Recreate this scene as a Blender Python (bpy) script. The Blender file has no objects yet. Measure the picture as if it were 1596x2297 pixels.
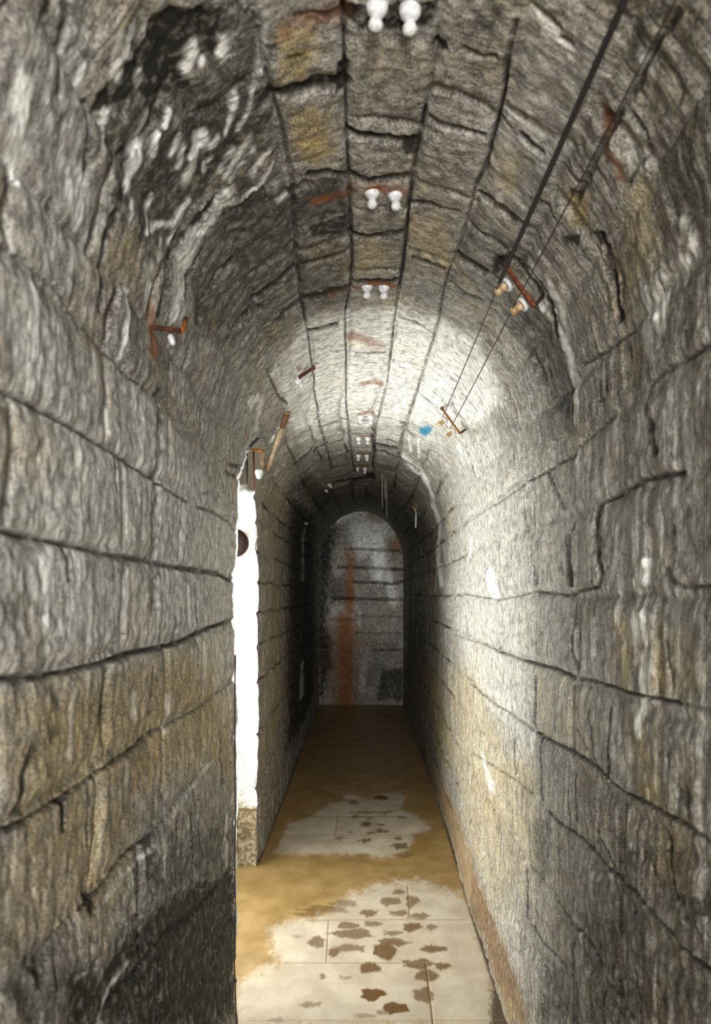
# Narrow vaulted stone passage lit by daylight from a side opening on the left.
# Metres; the eye stands at (0, 0, 1.475) looking along +Y; floor at z = 0.
import bpy, bmesh, math, random
import numpy as np
from mathutils import Vector, Matrix

scene = bpy.context.scene
COL = scene.collection
EYE = 1.475                     # eye height
ZS = EYE + 0.415                # springing of the vault
Y_END = 11.4                    # end wall
PI = math.pi
RA = 0.5                        # arc length per radian used on the vault coordinate
S_R = ZS + PI * RA              # coordinate where the right wall begins
S_MAX = 2 * ZS + PI * RA

# ---------------------------------------------------------------- marks on the stone, some painting light and shade
# wall marks: (strength, half width or softness, [s, y, s, y ...]); s = distance round the section from the
# left foot, y = distance along the passage.  floor marks: x, y.  end wall marks: x, z.
MARKS = {
 'J': [
  (0.35,0.0025,[1.888,1.006,1.894,1.079,1.901,1.164,1.895,1.219,1.889,1.279,1.882,1.346]),
  (0.75,0.0024,[1.882,1.346,1.879,1.422,1.876,1.507,1.881,1.713]),
  (0.75,0.002,[1.719,1.006,1.721,1.086,1.721,1.198,1.721,1.273,1.721,1.357,1.717,1.536]),
  (0.75,0.0028,[1.717,1.536,1.712,1.731,1.704,1.891,1.702,2.058]),
  (0.6,0.0034,[1.703,2.196,1.715,2.461,1.71,2.705,1.686,2.867]),
  (0.8,0.0029,[1.553,1.006,1.551,1.116,1.548,1.253,1.545,1.346,1.542,1.454]),
  (0.8,0.0041,[1.542,1.454,1.544,1.695,1.538,1.983]),
  (0.8,0.0057,[1.538,1.983,1.54,2.257,1.538,2.537,1.522,2.817]),
  (0.9,0.0028,[1.376,1.006,1.371,1.065,1.365,1.132,1.363,1.253,1.364,1.428]),
  (0.9,0.0042,[1.364,1.428,1.366,1.627,1.363,1.891,1.374,2.139]),
  (0.9,0.0058,[1.374,2.139,1.384,2.461,1.39,2.798]),
  (0.85,0.0025,[1.192,1.006,1.185,1.086,1.183,1.181,1.181,1.314,1.187,1.454]),
  (0.85,0.0034,[1.187,1.454,1.185,1.596,1.191,1.768]),
  (0.5,0.0022,[1.191,1.768,1.187,1.936,1.18,2.196,1.184,2.537]),
  (0.5,0.0028,[1.184,2.537,1.186,2.817]),
  (0.4,0.0021,[1.015,2.41,1.003,2.1,0.99,1.887,0.987,1.735]),
  (0.85,0.0024,[0.987,1.735,0.993,1.589,0.989,1.472,0.987,1.404,0.99,1.314]),
  (0.4,0.0019,[0.99,1.314,0.999,1.196,0.995,1.113]),
  (0.7,0.0049,[0.574,2.808,0.615,2.461,0.67,2.139,0.744,1.816]),
  (0.7,0.0035,[0.744,1.816,0.753,1.699,0.761,1.596,0.783,1.454]),
  (0.85,0.0024,[2.604,1.302,2.604,1.363,2.603,1.43,2.603,1.518,2.603,1.595,2.603,1.679,2.604,1.765]),
  (0.85,0.0033,[2.604,1.765,2.605,1.859,2.605,1.964,2.606,2.082,2.607,2.303,2.597,2.516]),
  (0.85,0.0041,[2.597,2.516,2.578,2.724]),
  (0.6,0.0036,[2.578,2.724,2.573,3.005,2.583,3.299,2.605,3.66,2.64,4.419]),
  (0.6,0.0056,[2.64,4.419,2.633,5.208,2.636,6.366]),
  (0.5,0.0023,[2.768,1.358,2.768,1.425,2.767,1.499,2.763,1.583]),
  (0.95,0.0035,[2.763,1.583,2.758,1.693,2.755,1.799,2.754,1.94,2.756,2.13,2.758,2.329]),
  (0.95,0.0045,[2.758,2.329,2.754,2.535]),
  (0.6,0.0032,[2.754,2.535,2.753,2.713,2.752,2.919,2.761,3.241,2.78,3.636]),
  (0.6,0.0047,[2.78,3.636,2.785,4.157,2.769,4.616,2.759,5.337]),
  (0.7,0.0028,[2.893,1.281,2.894,1.326,2.896,1.374]),
  (0.9,0.0033,[2.896,1.374,2.906,1.465,2.907,1.525,2.909,1.59,2.912,1.702,2.902,1.785]),
  (0.6,0.0028,[2.902,1.785,2.903,1.864,2.904,1.987,2.904,2.128,2.894,2.256,2.895,2.385,2.904,2.682]),
  (0.6,0.0043,[2.904,2.682,2.902,3.087,2.907,3.396,2.915,3.77]),
  (0.6,0.0056,[2.915,3.77,2.918,4.199,2.907,4.774]),
  (0.65,0.0043,[3.119,1.067,3.114,1.112,3.111,1.165,3.116,1.212,3.111,1.279,3.112,1.334,3.112,1.42,3.117,1.495]),
  (0.65,0.0053,[3.117,1.495,3.116,1.582]),
  (0.7,0.0028,[2.459,1.302,2.458,1.354,2.457,1.411,2.466,1.507,2.471,1.612,2.471,1.695,2.472,1.786]),
  (0.7,0.0038,[2.472,1.786,2.467,1.882,2.461,1.989,2.45,2.189,2.439,2.434]),
  (0.7,0.0047,[2.439,2.434,2.44,2.717]),
  (0.6,0.0035,[2.44,2.717,2.431,3.057,2.455,3.563,2.49,4.007]),
  (0.6,0.0051,[2.49,4.007,2.504,4.513,2.502,5.047,2.5,5.928]),
  (0.6,0.0041,[2.25,2.814,2.25,2.993,2.266,3.245,2.319,3.521]),
  (0.5,0.0049,[2.315,4.253,2.312,4.631,2.31,5.097]),
  (1,0.0075,[2.444,1.467,2.496,1.49,2.539,1.498,2.591,1.502,2.604,1.505]),
  (1,0.0058,[2.605,1.668,2.652,1.683,2.7,1.691,2.753,1.697]),
  (1,0.0058,[2.51,1.785,2.561,1.801,2.602,1.829,2.654,1.865,2.706,1.852,2.742,1.837]),
  (1,0.0056,[2.603,2.127,2.657,2.149,2.705,2.132,2.746,2.112]),
  (0.95,0.0058,[2.605,2.448,2.66,2.451,2.729,2.454,2.747,2.438]),
  (0.85,0.0041,[2.453,2.221,2.543,2.244,2.601,2.227]),
  (0.95,0.0072,[2.435,2.48,2.514,2.498,2.597,2.498]),
  (0.9,0.0053,[2.295,2.245,2.37,2.256,2.443,2.227]),
  (0.8,0.0046,[2.338,2.492,2.42,2.47]),
  (0.9,0.0052,[2.446,2.804,2.546,2.823]),
  (0.6,0.0048,[2.262,2.265,2.312,2.335]),
  (0.8,0.0029,[2.82,1.384,2.842,1.389,2.875,1.376]),
  (0.8,0.0038,[2.777,1.609,2.817,1.612,2.854,1.607,2.891,1.598]),
  (0.85,0.0046,[2.762,1.961,2.806,1.93,2.83,1.943]),
  (0.5,0.0031,[2.83,1.943,2.881,1.926]),
  (0.9,0.0038,[2.913,1.808,2.977,1.802,3.023,1.788]),
  (0.7,0.0032,[2.913,1.529,2.937,1.536]),
  (0.9,0.0045,[2.965,1.537,2.989,1.541]),
  (0.7,0.0032,[2.989,1.541,3.016,1.539]),
  (0.95,0.0042,[2.785,2.255,2.833,2.262,2.881,2.257]),
  (0.95,0.0056,[2.903,2.149,2.993,2.136]),
  (0.7,0.0031,[2.907,1.968,2.97,1.959,3.026,1.939]),
  (0.6,0.0031,[2.904,2.337,2.965,2.341,3.016,2.31]),
  (0.85,0.0026,[2.913,1.235,2.938,1.239,2.965,1.244]),
  (0.7,0.0027,[2.974,1.26,2.991,1.26]),
  (0.7,0.0029,[2.766,2.794,2.806,2.78,2.882,2.793]),
  (0.65,0.0033,[2.621,3.185,2.727,3.175,2.74,3.164]),
  (0.4,0.0025,[2.474,3.141,2.511,3.125]),
  (0.55,0.0033,[2.785,4.249,2.837,4.235,2.89,4.227]),
  (0.7,0.0047,[2.497,4.465,2.567,4.447,2.63,4.404]),
  (0.85,0.0081,[2.764,5.112,2.821,5.113,2.887,5.072]),
  (0.85,0.007,[2.769,5.31,2.839,5.32,2.895,5.38,2.974,5.326,3.052,5.336]),
  (0.6,0.0039,[2.514,5.01,2.594,4.958]),
  (0.7,0.0066,[2.431,5.049,2.51,4.93]),
  (0.9,0.008,[2.758,4.859,2.764,5.283]),
  (0.9,0.0089,[2.486,6.684,2.609,6.821,2.709,6.719]),
  (0.5,0.0029,[2.764,3.672,2.833,3.673]),
  (0.4,0.0025,[2.803,3.122,2.869,3.135]),
  (0.6,0.0056,[2.898,4.243,2.924,4.295]),
  (0.6,0.0035,[2.708,4.443,2.761,4.39]),
  (0.5,0.0038,[2.648,4.812,2.758,4.753]),
  (0.6,0.0053,[2.299,5.047,2.425,4.94]),
  (0.5,0.0033,[2.474,4.179,2.507,4.131]),
  (0.6,0.0051,[2.834,4.857,2.909,4.839]),
  (0.6,0.0038,[2.885,3.58,2.965,3.617,3.025,3.625]),
  (0.6,0.0058,[2.905,4.374,2.967,4.414]),
  (0.6,0.0078,[2.452,7.272,2.608,7.487]),
  (0.6,0.0065,[2.613,6.972,2.597,9.399]),
  (0.6,0.0068,[2.719,7.425,2.73,9.856]),
  (0.9,0.0036,[3.04,1.966,3.071,1.974,3.118,1.977,3.164,1.964]),
  (0.95,0.0053,[3.181,1.947,3.241,1.994,3.321,2.019,3.379,2.042,3.439,2.057,3.486,2.05]),
  (0.95,0.0043,[3.529,1.999,3.569,2.033,3.632,2.033,3.68,2.016,3.707,2.095]),
  (0.95,0.0045,[3.728,2.156,3.795,2.166,3.849,2.151]),
  (0.7,0.0032,[3.875,2.016,3.941,1.999]),
  (0.95,0.0038,[3.684,1.821,3.731,1.835,3.781,1.814,3.828,1.787]),
  (0.8,0.0027,[3.828,1.787,3.857,1.8,3.867,1.999,3.875,2.186,3.865,2.499]),
  (0.5,0.0026,[3.865,2.499,3.892,3.116,3.869,4.326]),
  (0.95,0.0042,[3.196,1.584,3.238,1.605,3.29,1.61,3.313,1.621,3.347,1.632]),
  (0.7,0.0023,[3.386,1.575,3.38,1.657,3.374,1.762,3.363,1.881]),
  (0.6,0.0033,[3.512,1.224,3.508,1.283,3.504,1.346,3.5,1.458,3.512,1.495,3.55,1.504]),
  (0.95,0.0043,[3.571,1.485,3.593,1.472,3.618,1.467,3.633,1.449]),
  (0.55,0.0024,[3.529,1.974,3.518,1.842,3.515,1.713]),
  (0.85,0.0036,[3.527,2.007,3.525,2.268,3.529,2.399,3.528,2.552]),
  (0.6,0.003,[3.533,2.607,3.538,2.881,3.534,3.179]),
  (0.3,0.0033,[3.534,3.179,3.524,3.926,3.486,5.48]),
  (0.8,0.0037,[3.681,1.814,3.674,1.654,3.669,1.521,3.674,1.424,3.682,1.346]),
  (0.6,0.0028,[3.863,1.224,3.862,1.353,3.849,1.407,3.832,1.419]),
  (0.3,0.0033,[4.096,4.749,4.076,3.519]),
  (0.6,0.0033,[4.076,3.519,4.083,3.106,4.081,2.695]),
  (0.85,0.0035,[4.081,2.695,4.073,2.357,4.067,2.191,4.074,2.046,4.064,1.845]),
  (0.85,0.0025,[4.064,1.845,4.061,1.669,4.059,1.573,4.053,1.46,4.048,1.355]),
  (0.4,0.002,[4.048,1.355,4.043,1.224]),
  (0.5,0.0035,[4.289,3.926,4.288,3.363,4.275,2.789]),
  (0.5,0.0028,[4.275,2.789,4.276,2.479]),
  (0.9,0.0039,[4.276,2.479,4.262,2.231,4.25,2.081,4.245,1.919,4.243,1.804]),
  (0.9,0.0028,[4.243,1.804,4.253,1.704,4.256,1.626,4.243,1.506,4.24,1.419,4.233,1.342,4.233,1.273]),
  (0.9,0.0023,[4.233,1.273,4.235,1.224]),
  (0.45,0.0034,[4.601,3.891,4.514,3.147,4.474,2.726]),
  (0.45,0.0028,[4.474,2.726,4.461,2.505]),
  (0.9,0.0036,[4.462,2.295,4.458,2.171,4.436,1.978,4.432,1.831,4.433,1.741,4.43,1.637]),
  (0.9,0.0026,[4.43,1.637,4.417,1.543,4.424,1.46,4.425,1.387,4.428,1.32,4.418,1.224]),
  (0.8,0.0034,[4.695,2.559,4.669,2.357,4.677,2.231,4.663,2.063,4.652,1.931,4.655,1.817]),
  (0.8,0.0027,[4.655,1.817,4.668,1.754,4.658,1.657,4.657,1.573]),
 ],
 'D': [
  (0.85,0.0078,[1.898,1.768,1.835,1.763,1.773,1.758,1.71,1.753,1.658,1.752,1.606,1.751,1.553,1.749,1.502,1.736,1.452,1.724]),
  (0.95,0.0039,[1.54,1.229,1.498,1.238]),
  (0.95,0.0042,[1.179,1.219,1.154,1.232,1.136,1.229]),
  (0.6,0.0074,[1.274,1.109,1.245,1.079,1.206,1.075]),
  (0.5,0.0034,[1.291,1.058,1.292,1.086,1.277,1.124]),
  (0.55,0.0025,[1.169,1.335,1.123,1.337,1.077,1.339,1.039,1.335,1.002,1.331]),
  (0.8,0.0028,[1.503,2.15,1.441,2.156,1.378,2.161,1.297,2.184]),
  (0.6,0.0021,[1.402,1.627,1.363,1.634]),
  (0.7,0.003,[1.42,1.913,1.358,1.936]),
  (0.9,0.0022,[1.829,1.416,1.791,1.418]),
  (0.75,0.0059,[1.86,2.661,1.879,2.897]),
  (0.7,0.003,[1.735,2.196,1.768,2.389]),
  (0.7,0.0061,[1.898,2.75,1.926,3.009]),
  (0.6,0.0041,[1.325,1.731,1.28,1.722,1.236,1.713]),
  (0.8,0.0086,[0.997,1.346,0.967,1.369]),
  (0.75,0.0112,[0.98,1.695,0.912,1.713]),
  (0.6,0.003,[0.963,1.596,0.916,1.604,0.869,1.611,0.827,1.619,0.785,1.627]),
  (0.7,0.0067,[0.936,2.111,0.839,2.139]),
  (0.6,0.0052,[0.965,1.959,0.904,1.967,0.843,1.975,0.781,1.983]),
  (0.6,0.0062,[0.824,2.354,0.732,2.334]),
  (0.6,0.0076,[1.009,1.086,0.963,1.124]),
  (0.6,0.0031,[0.978,1.172,0.949,1.176,0.919,1.181]),
  (0.9,0.006,[1.937,1.362,1.98,1.356,2.029,1.325,2.08,1.332,2.112,1.343,2.145,1.33]),
  (0.8,0.006,[2.113,1.063,2.15,1.041,2.174,1.023,2.194,1.001]),
  (0.7,0.0054,[1.999,1.126,1.984,1.145]),
  (0.8,0.0061,[2.291,1.651,2.234,1.654,2.153,1.631,2.086,1.665,2.032,1.677]),
  (0.8,0.0042,[2.203,1.743,2.174,1.754,2.115,1.786]),
  (0.8,0.0027,[1.964,0.994,1.975,1.028]),
  (0.75,0.0056,[2.146,1.149,2.109,1.178,2.078,1.195]),
  (0.6,0.0055,[2.164,1.753,2.203,1.743,2.288,1.765]),
  (0.6,0.0053,[2.157,2.221,2.217,2.249,2.274,2.255]),
  (0.6,0.0042,[2.16,2.019,2.222,2.014]),
  (0.55,0.0035,[2.163,1.85,2.099,1.914]),
  (0.55,0.0036,[2.19,1.892,2.122,1.97]),
  (0.55,0.0036,[2.217,1.931,2.183,1.981,2.146,2.026]),
  (0.55,0.0037,[2.245,1.967,2.21,2.027,2.171,2.082]),
  (0.55,0.0038,[2.274,2.001,2.237,2.071,2.196,2.136]),
  (0.55,0.0039,[2.302,2.031,2.264,2.112,2.222,2.19]),
  (0.55,0.004,[2.331,2.058,2.292,2.15,2.248,2.241]),
  (0.55,0.004,[2.359,2.081,2.32,2.186,2.275,2.291]),
  (0.55,0.0041,[2.388,2.1,2.348,2.218,2.303,2.338]),
  (0.8,0.0029,[3.204,2.156,3.279,2.215,3.346,2.213]),
  (0.8,0.003,[3.535,2.357,3.594,2.268,3.654,2.186]),
  (0.5,0.0028,[3.374,1.762,3.418,1.786,3.464,1.797]),
  (0.6,0.0025,[3.4,1.602,3.433,1.602]),
  (0.8,0.0032,[3.944,2.003,4.007,2.012,4.046,1.978]),
  (0.95,0.0027,[4.105,1.729,4.173,1.729,4.241,1.729]),
  (0.7,0.0029,[4.134,1.889,4.179,1.867,4.223,1.845,4.239,1.804]),
  (0.8,0.0022,[3.953,1.411,3.989,1.395,4.025,1.379]),
  (0.9,0.0026,[4.113,2.479,4.195,2.479,4.276,2.479]),
  (0.8,0.0031,[4.276,2.381,4.361,2.369,4.445,2.357]),
  (0.8,0.0026,[4.295,1.987,4.349,1.982,4.403,1.978]),
  (0.8,0.0022,[4.288,2.757,4.374,2.761,4.459,2.765]),
  (0.7,0.0021,[3.998,2.726,4.074,2.71]),
  (1,0.0038,[4.177,1.313,4.215,1.302]),
  (0.9,0.0029,[4.266,1.411,4.295,1.391,4.323,1.371,4.36,1.35]),
  (0.8,0.0021,[4.263,1.615,4.321,1.615,4.379,1.615,4.399,1.594]),
  (0.75,0.0028,[4.379,1.804,4.421,1.692]),
  (0.8,0.0027,[4.55,2.532,4.61,2.532,4.67,2.532]),
  (0.8,0.0039,[4.707,2.579,4.781,2.579,4.855,2.579,4.844,2.357,4.8,2.113]),
  (0.7,0.0034,[4.655,2.274,4.659,2.095]),
  (0.9,0.0048,[4.709,2.029,4.761,2.02,4.813,2.012]),
  (0.85,0.004,[4.62,1.919,4.676,1.896,4.73,1.874,4.77,1.859,4.81,1.845]),
  (0.7,0.0027,[4.57,1.716,4.635,1.704]),
  (0.8,0.0033,[4.605,1.804,4.665,1.817]),
  (0.8,0.0037,[4.703,1.777,4.764,1.754]),
  (0.7,0.0032,[4.563,1.543,4.602,1.525]),
  (0.7,0.0028,[3.129,1.277,3.163,1.284,3.19,1.298,3.186,1.341,3.192,1.388]),
  (0.6,0.0039,[3.189,1.168,3.182,1.15,3.194,1.112]),
  (0.7,0.0023,[3.252,1.241,3.294,1.251,3.338,1.245]),
  (0.7,0.0024,[3.059,1.531,3.108,1.525]),
  (0.7,0.0027,[3.044,1.675,3.1,1.682]),
  (0.7,0.0026,[3.038,1.947,3.099,1.959]),
  (0.5,0.0031,[3.208,1.166,3.249,1.178]),
  (0.5,0.0023,[3.636,1.447,3.668,1.436]),
  (0.6,0.0029,[3.842,1.852,3.919,1.835]),
  (0.6,0.0025,[4.191,1.966,4.219,1.889]),
  (0.5,0.0027,[3.946,2.05,4.036,2.095]),
  (0.6,0.0033,[3.818,3.116,3.884,3.066]),
  (0.5,0.003,[3.427,2.893,3.46,2.873]),
  (0.6,0.0028,[3.607,2.622,3.677,2.607]),
  (0.6,0.0026,[3.79,2.505,3.843,2.486]),
  (0.6,0.0036,[3.94,2.726,3.962,2.718]),
  (0.8,0.0041,[4.038,3.168,4.086,3.066]),
  (0.5,0.0051,[3.763,1.385,3.807,1.375]),
  (0.5,0.0052,[3.842,1.415,3.857,1.395]),
  (0.6,0.003,[3.508,1.283,3.537,1.274]),
  (0.5,0.0035,[4.135,2.191,4.226,2.181]),
  (0.6,0.0031,[4.313,1.469,4.355,1.458]),
  (0.7,0.0029,[4.136,1.395,4.169,1.375]),
  (0.6,0.0024,[4.331,1.504,4.398,1.516]),
  (0.6,0.0034,[4.513,2.142,4.583,2.151]),
  (0.6,0.0025,[4.428,1.578,4.465,1.565]),
  (0.7,0.0027,[4.365,1.283,4.392,1.249]),
  (0.7,0.003,[4.53,1.436,4.555,1.395]),
  (0.7,0.0047,[1.068,2.537,0.986,2.545,0.904,2.553]),
  (0.6,0.0034,[1.708,1.454,1.655,1.459]),
  (0.5,0.0043,[1.621,2.058,1.557,2.068]),
  (0.5,0.0045,[1.351,1.428,1.307,1.422,1.263,1.416]),
  (0.5,0.0037,[1.348,1.181,1.311,1.176,1.274,1.172]),
 ],
 'P': [
  (0.4,0.0037,[0.959,1.749,0.966,1.611,0.967,1.485,0.96,1.428]),
  (0.45,0.0035,[0.795,1.565,0.802,1.454,0.775,1.392]),
  (0.3,0.0045,[0.972,1.891,0.987,2.084,0.994,2.241,1.003,2.424]),
  (1,0.012,[2.072,0.983,2.044,0.994,2.021,1.001]),
  (0.9,0.0069,[2.021,1.001,1.996,1.006,1.979,1.02]),
  (0.85,0.0137,[2.053,1.178,2.028,1.187]),
  (1,0.0063,[2.228,1.293,2.193,1.303,2.161,1.337,2.134,1.348]),
  (0.7,0.007,[2.312,1.454,2.276,1.48,2.248,1.509]),
  (0.9,0.0073,[2.217,1.148,2.209,1.163]),
  (0.9,0.0038,[2.245,1.212,2.241,1.217]),
  (0.95,0.008,[2.34,1.265,2.324,1.283]),
  (0.95,0.0075,[2.396,1.289,2.387,1.302]),
  (0.9,0.0048,[2.35,1.29,2.348,1.292]),
  (0.75,0.0041,[2.23,1.581,2.18,1.574,2.137,1.512]),
  (0.7,0.0042,[2.211,1.593,2.154,1.611]),
  (0.6,0.0038,[2.383,1.437,2.352,1.487]),
  (0.65,0.0037,[2.401,1.553,2.364,1.584,2.324,1.61]),
  (0.6,0.0034,[2.399,1.597,2.331,1.635]),
  (0.6,0.0036,[2.408,1.717,2.347,1.73]),
  (0.8,0.009,[2.317,1.673,2.278,1.7,2.206,1.695,2.163,1.695,2.118,1.745,2.061,1.764]),
  (0.6,0.0066,[2.087,1.553,2.04,1.587]),
  (0.7,0.0034,[1.879,1.089,1.842,1.089,1.805,1.089,1.769,1.084,1.733,1.079]),
  (0.55,0.0029,[1.97,1.214,1.932,1.224,1.891,1.227]),
  (0.8,0.0035,[2.005,1.47,1.968,1.485,1.929,1.493,1.887,1.491]),
  (0.6,0.0022,[1.788,1.416,1.747,1.416]),
  (0.7,0.003,[1.815,1.634,1.767,1.634,1.72,1.634]),
  (0.6,0.003,[1.7,1.277,1.654,1.277,1.608,1.277,1.562,1.277]),
  (0.95,0.0045,[1.526,1.151,1.478,1.154,1.451,1.151,1.424,1.147]),
  (0.5,0.0026,[1.516,1.404,1.476,1.405,1.437,1.407,1.397,1.409]),
  (0.4,0.002,[1.346,1.253,1.309,1.253,1.272,1.253,1.234,1.253]),
  (0.5,0.0029,[1.254,1.87,1.177,1.857]),
  (0.5,0.0056,[0.782,2.661,0.702,2.67,0.622,2.679]),
  (0.45,0.0034,[0.951,1.828,0.87,1.84]),
  (0.4,0.0034,[1.286,1.596,1.242,1.611]),
  (0.5,0.0038,[1.429,1.032,1.397,1.019,1.364,1.025]),
  (0.35,0.0052,[2.036,1.651,1.97,1.637]),
  (0.5,0.003,[2.423,1.422,2.405,1.472]),
  (0.45,0.0049,[2.471,1.269,2.462,1.324,2.451,1.383]),
  (0.5,0.0065,[1.937,1.134,1.909,1.123]),
  (0.6,0.0037,[3.519,1.966,3.573,1.982,3.629,1.999]),
  (0.5,0.0062,[3.102,1.927,3.157,1.893,3.205,1.909,3.278,1.95,3.356,1.967,3.414,1.983,3.469,2.007]),  # lit edge of the near ring, painted pale
  (0.9,0.0064,[3.816,1.521,3.848,1.533]),
  (1,0.0096,[3.925,1.553,3.96,1.528,3.996,1.506,4.03,1.506]),
  (1,0.0056,[4.03,1.506,4.05,1.497,4.085,1.525,4.132,1.548]),
  (1,0.0075,[3.353,1.283,3.366,1.293]),
  (0.8,0.0048,[3.31,1.286,3.334,1.295]),
  (0.7,0.0049,[3.356,1.328,3.383,1.321]),
  (0.9,0.0076,[3.375,1.454,3.396,1.447]),
  (0.8,0.0054,[3.344,1.473,3.388,1.471]),
  (0.8,0.0052,[3.382,1.407,3.425,1.429]),
  (0.8,0.0047,[3.394,1.491,3.444,1.494]),
  (0.7,0.0054,[3.092,2.063,3.185,2.003]),
  (0.5,0.0053,[2.923,1.241,2.914,1.267,2.971,1.263]),
  (0.7,0.0077,[3.789,3.28,3.867,3.201]),
  (0.3,0.0104,[3.498,3.339,3.644,3.268]),
  (0.3,0.0112,[3.504,3.137,3.595,3.051,3.68,2.971]),
  (0.5,0.0105,[3.615,3.962,3.696,4.018]),
  (1,0.0141,[2.935,5.215,3.016,5.346,3.096,5.35,3.165,5.518]),
  (1,0.0124,[3.165,5.518,3.235,5.89,3.332,5.902,3.454,5.942,3.51,6.151,3.652,6.067,3.8,5.782]),
  (0.7,0.0049,[3.0,4.437,3.026,4.862]),
  (0.7,0.0049,[2.948,4.47,2.974,4.867]),
  (0.6,0.0081,[3.192,3.82,3.265,3.85]),
  (0.8,0.0172,[0.814,8.103,0.501,8.224]),
  (0.5,0.0109,[2.065,8.033,1.875,8.444,1.629,8.348]),
  (0.5,0.0106,[2.446,3.264,2.418,3.419]),
  (0.8,0.0076,[2.127,2.853,2.169,2.945]),
  (0.5,0.011,[3.131,6.794,3.2,7.187]),
  (0.45,0.0123,[1.701,1.116,1.682,1.172,1.66,1.234,1.622,1.189,1.587,1.147]),
  (0.5,0.0062,[3.108,1.181,3.127,1.187]),
  (0.35,0.006,[3.967,1.283,3.996,1.27,4.025,1.258]),
  (0.35,0.0034,[3.872,1.309,3.92,1.304]),
  (0.8,0.006,[2.286,3.726,2.217,3.921]),
  (0.5,0.0074,[2.183,3.034,2.11,3.191]),
  (0.45,0.0053,[4.278,2.505,4.357,2.505]),
  (0.5,0.0126,[4.555,3.533,4.609,3.28]),
  (0.5,0.0226,[4.476,10.857,4.604,10.64]),
  (0.5,0.0025,[1.582,2.389,1.519,2.396]),
  (0.4,0.0027,[1.645,2.084,1.59,2.079,1.535,2.074]),
  (0.8,0.0042,[2.264,1.328,2.248,1.339]),
  (0.8,0.0036,[2.229,1.343,2.204,1.358]),
  (0.7,0.0033,[2.264,1.392,2.237,1.416]),
  (0.8,0.0035,[2.291,1.47,2.268,1.468]),
  (0.7,0.0032,[2.31,1.526,2.287,1.543]),
  (0.8,0.003,[2.391,1.419,2.377,1.439]),
  (0.7,0.0031,[2.399,1.479,2.38,1.503]),
  (0.7,0.0035,[2.333,1.479,2.314,1.486]),
  (0.7,0.0029,[2.125,1.381,2.094,1.399]),
  (0.8,0.0031,[2.168,1.447,2.119,1.489]),
  (0.7,0.0033,[2.143,1.578,2.11,1.585]),
  (0.6,0.0038,[2.168,1.194,2.129,1.223]),
  (0.6,0.0035,[2.17,1.095,2.131,1.115]),
  (0.5,0.0049,[2.133,1.018,2.112,1.03,2.09,1.042]),
  (0.6,0.003,[2.431,1.628,2.383,1.663]),
  (0.6,0.0031,[2.435,1.681,2.39,1.725]),
  (0.6,0.0033,[2.359,1.555,2.318,1.585]),
  (0.7,0.0034,[2.45,1.836,2.428,1.828]),
  (0.6,0.0038,[2.262,1.431,2.24,1.458]),
  (0.6,0.0048,[2.238,1.127,2.217,1.138]),
  (0.6,0.0036,[2.265,1.131,2.236,1.152]),
  (0.9,0.0102,[3.789,3.28,3.876,3.201]),
  (1,0.012,[3.917,1.548,3.968,1.525,4.007,1.506]),
 ],
 'O': [
  (0.9,0.0111,[3.931,1.618,3.991,1.618,4.05,1.618]),
  (0.9,0.0107,[3.941,1.458,3.983,1.453,4.024,1.447]),
  (0.7,0.0123,[3.952,1.375,3.984,1.375,4.017,1.375]),
  (0.95,0.0167,[4.145,1.553,4.163,1.497,4.214,1.478]),
  (0.7,0.0133,[3.375,5.009,3.515,5.073]),
  (0.6,0.0113,[2.591,3.043,2.67,3.094]),
  (0.6,0.0141,[3.717,6.725,3.876,6.635]),
  (0.5,0.0075,[3.418,2.001,3.459,2.029,3.504,2.05]),
  (0.5,0.0136,[3.044,2.039,3.097,2.082]),
 ],
 'R': [
  (0.8,0.007,[2.512,1.911,2.557,1.916,2.612,1.902]),
  (0.85,0.0072,[2.525,2.5,2.597,2.488]),
  (0.9,0.006,[2.646,1.904,2.676,1.892,2.708,1.908]),
  (0.8,0.005,[2.713,1.895,2.743,1.909]),
  (0.8,0.0059,[2.618,2.513,2.66,2.472,2.716,2.475,2.741,2.493]),
  (0.6,0.0103,[2.585,2.972,2.642,3.01,2.704,3.091]),
  (0.8,0.0076,[2.67,3.649,2.72,3.596,2.755,3.639]),
  (0.8,0.0056,[2.688,4.284,2.735,4.206,2.772,4.261]),
  (0.8,0.0051,[2.677,4.869,2.756,4.834]),
  (0.8,0.0057,[2.672,5.462,2.752,5.445]),
  (0.8,0.0064,[2.648,6.044,2.733,6.027]),
  (0.8,0.0096,[2.029,1.631,1.999,1.673,1.956,1.679]),
  (0.6,0.0058,[3.087,1.327,3.108,1.358,3.123,1.39,3.155,1.383,3.174,1.4]),
  (0.5,0.0104,[2.503,1.327,2.551,1.317,2.604,1.322]),
  (0.6,0.0065,[2.367,3.05,2.379,3.112]),
  (0.5,0.0209,[2.536,9.911,2.538,9.911]),
  (0.6,0.0039,[2.042,2.907,2.039,3.056]),
 ],
 'BD': [  # dark patches: stains, plus shade painted into the colour
  (0.95,0.009,[2.167,1.155,2.202,1.162,2.237,1.165,2.27,1.164,2.295,1.154,2.319,1.143,2.376,1.185,2.405,1.235,2.376,1.296,2.339,1.298,2.316,1.343,2.274,1.299,2.233,1.252,2.187,1.205,2.146,1.177]),
  (0.75,0.0128,[2.3,1.399,2.362,1.443,2.41,1.503,2.395,1.593,2.35,1.6,2.303,1.598,2.252,1.556,2.269,1.501,2.285,1.449]),
  (0.7,0.0176,[2.27,1.675,2.321,1.705,2.373,1.724,2.435,1.772,2.497,1.805,2.544,1.834,2.591,1.855,2.593,2.006,2.504,2.027,2.447,2.024,2.388,2.005,2.329,1.97,2.264,1.859,2.267,1.762]),
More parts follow.
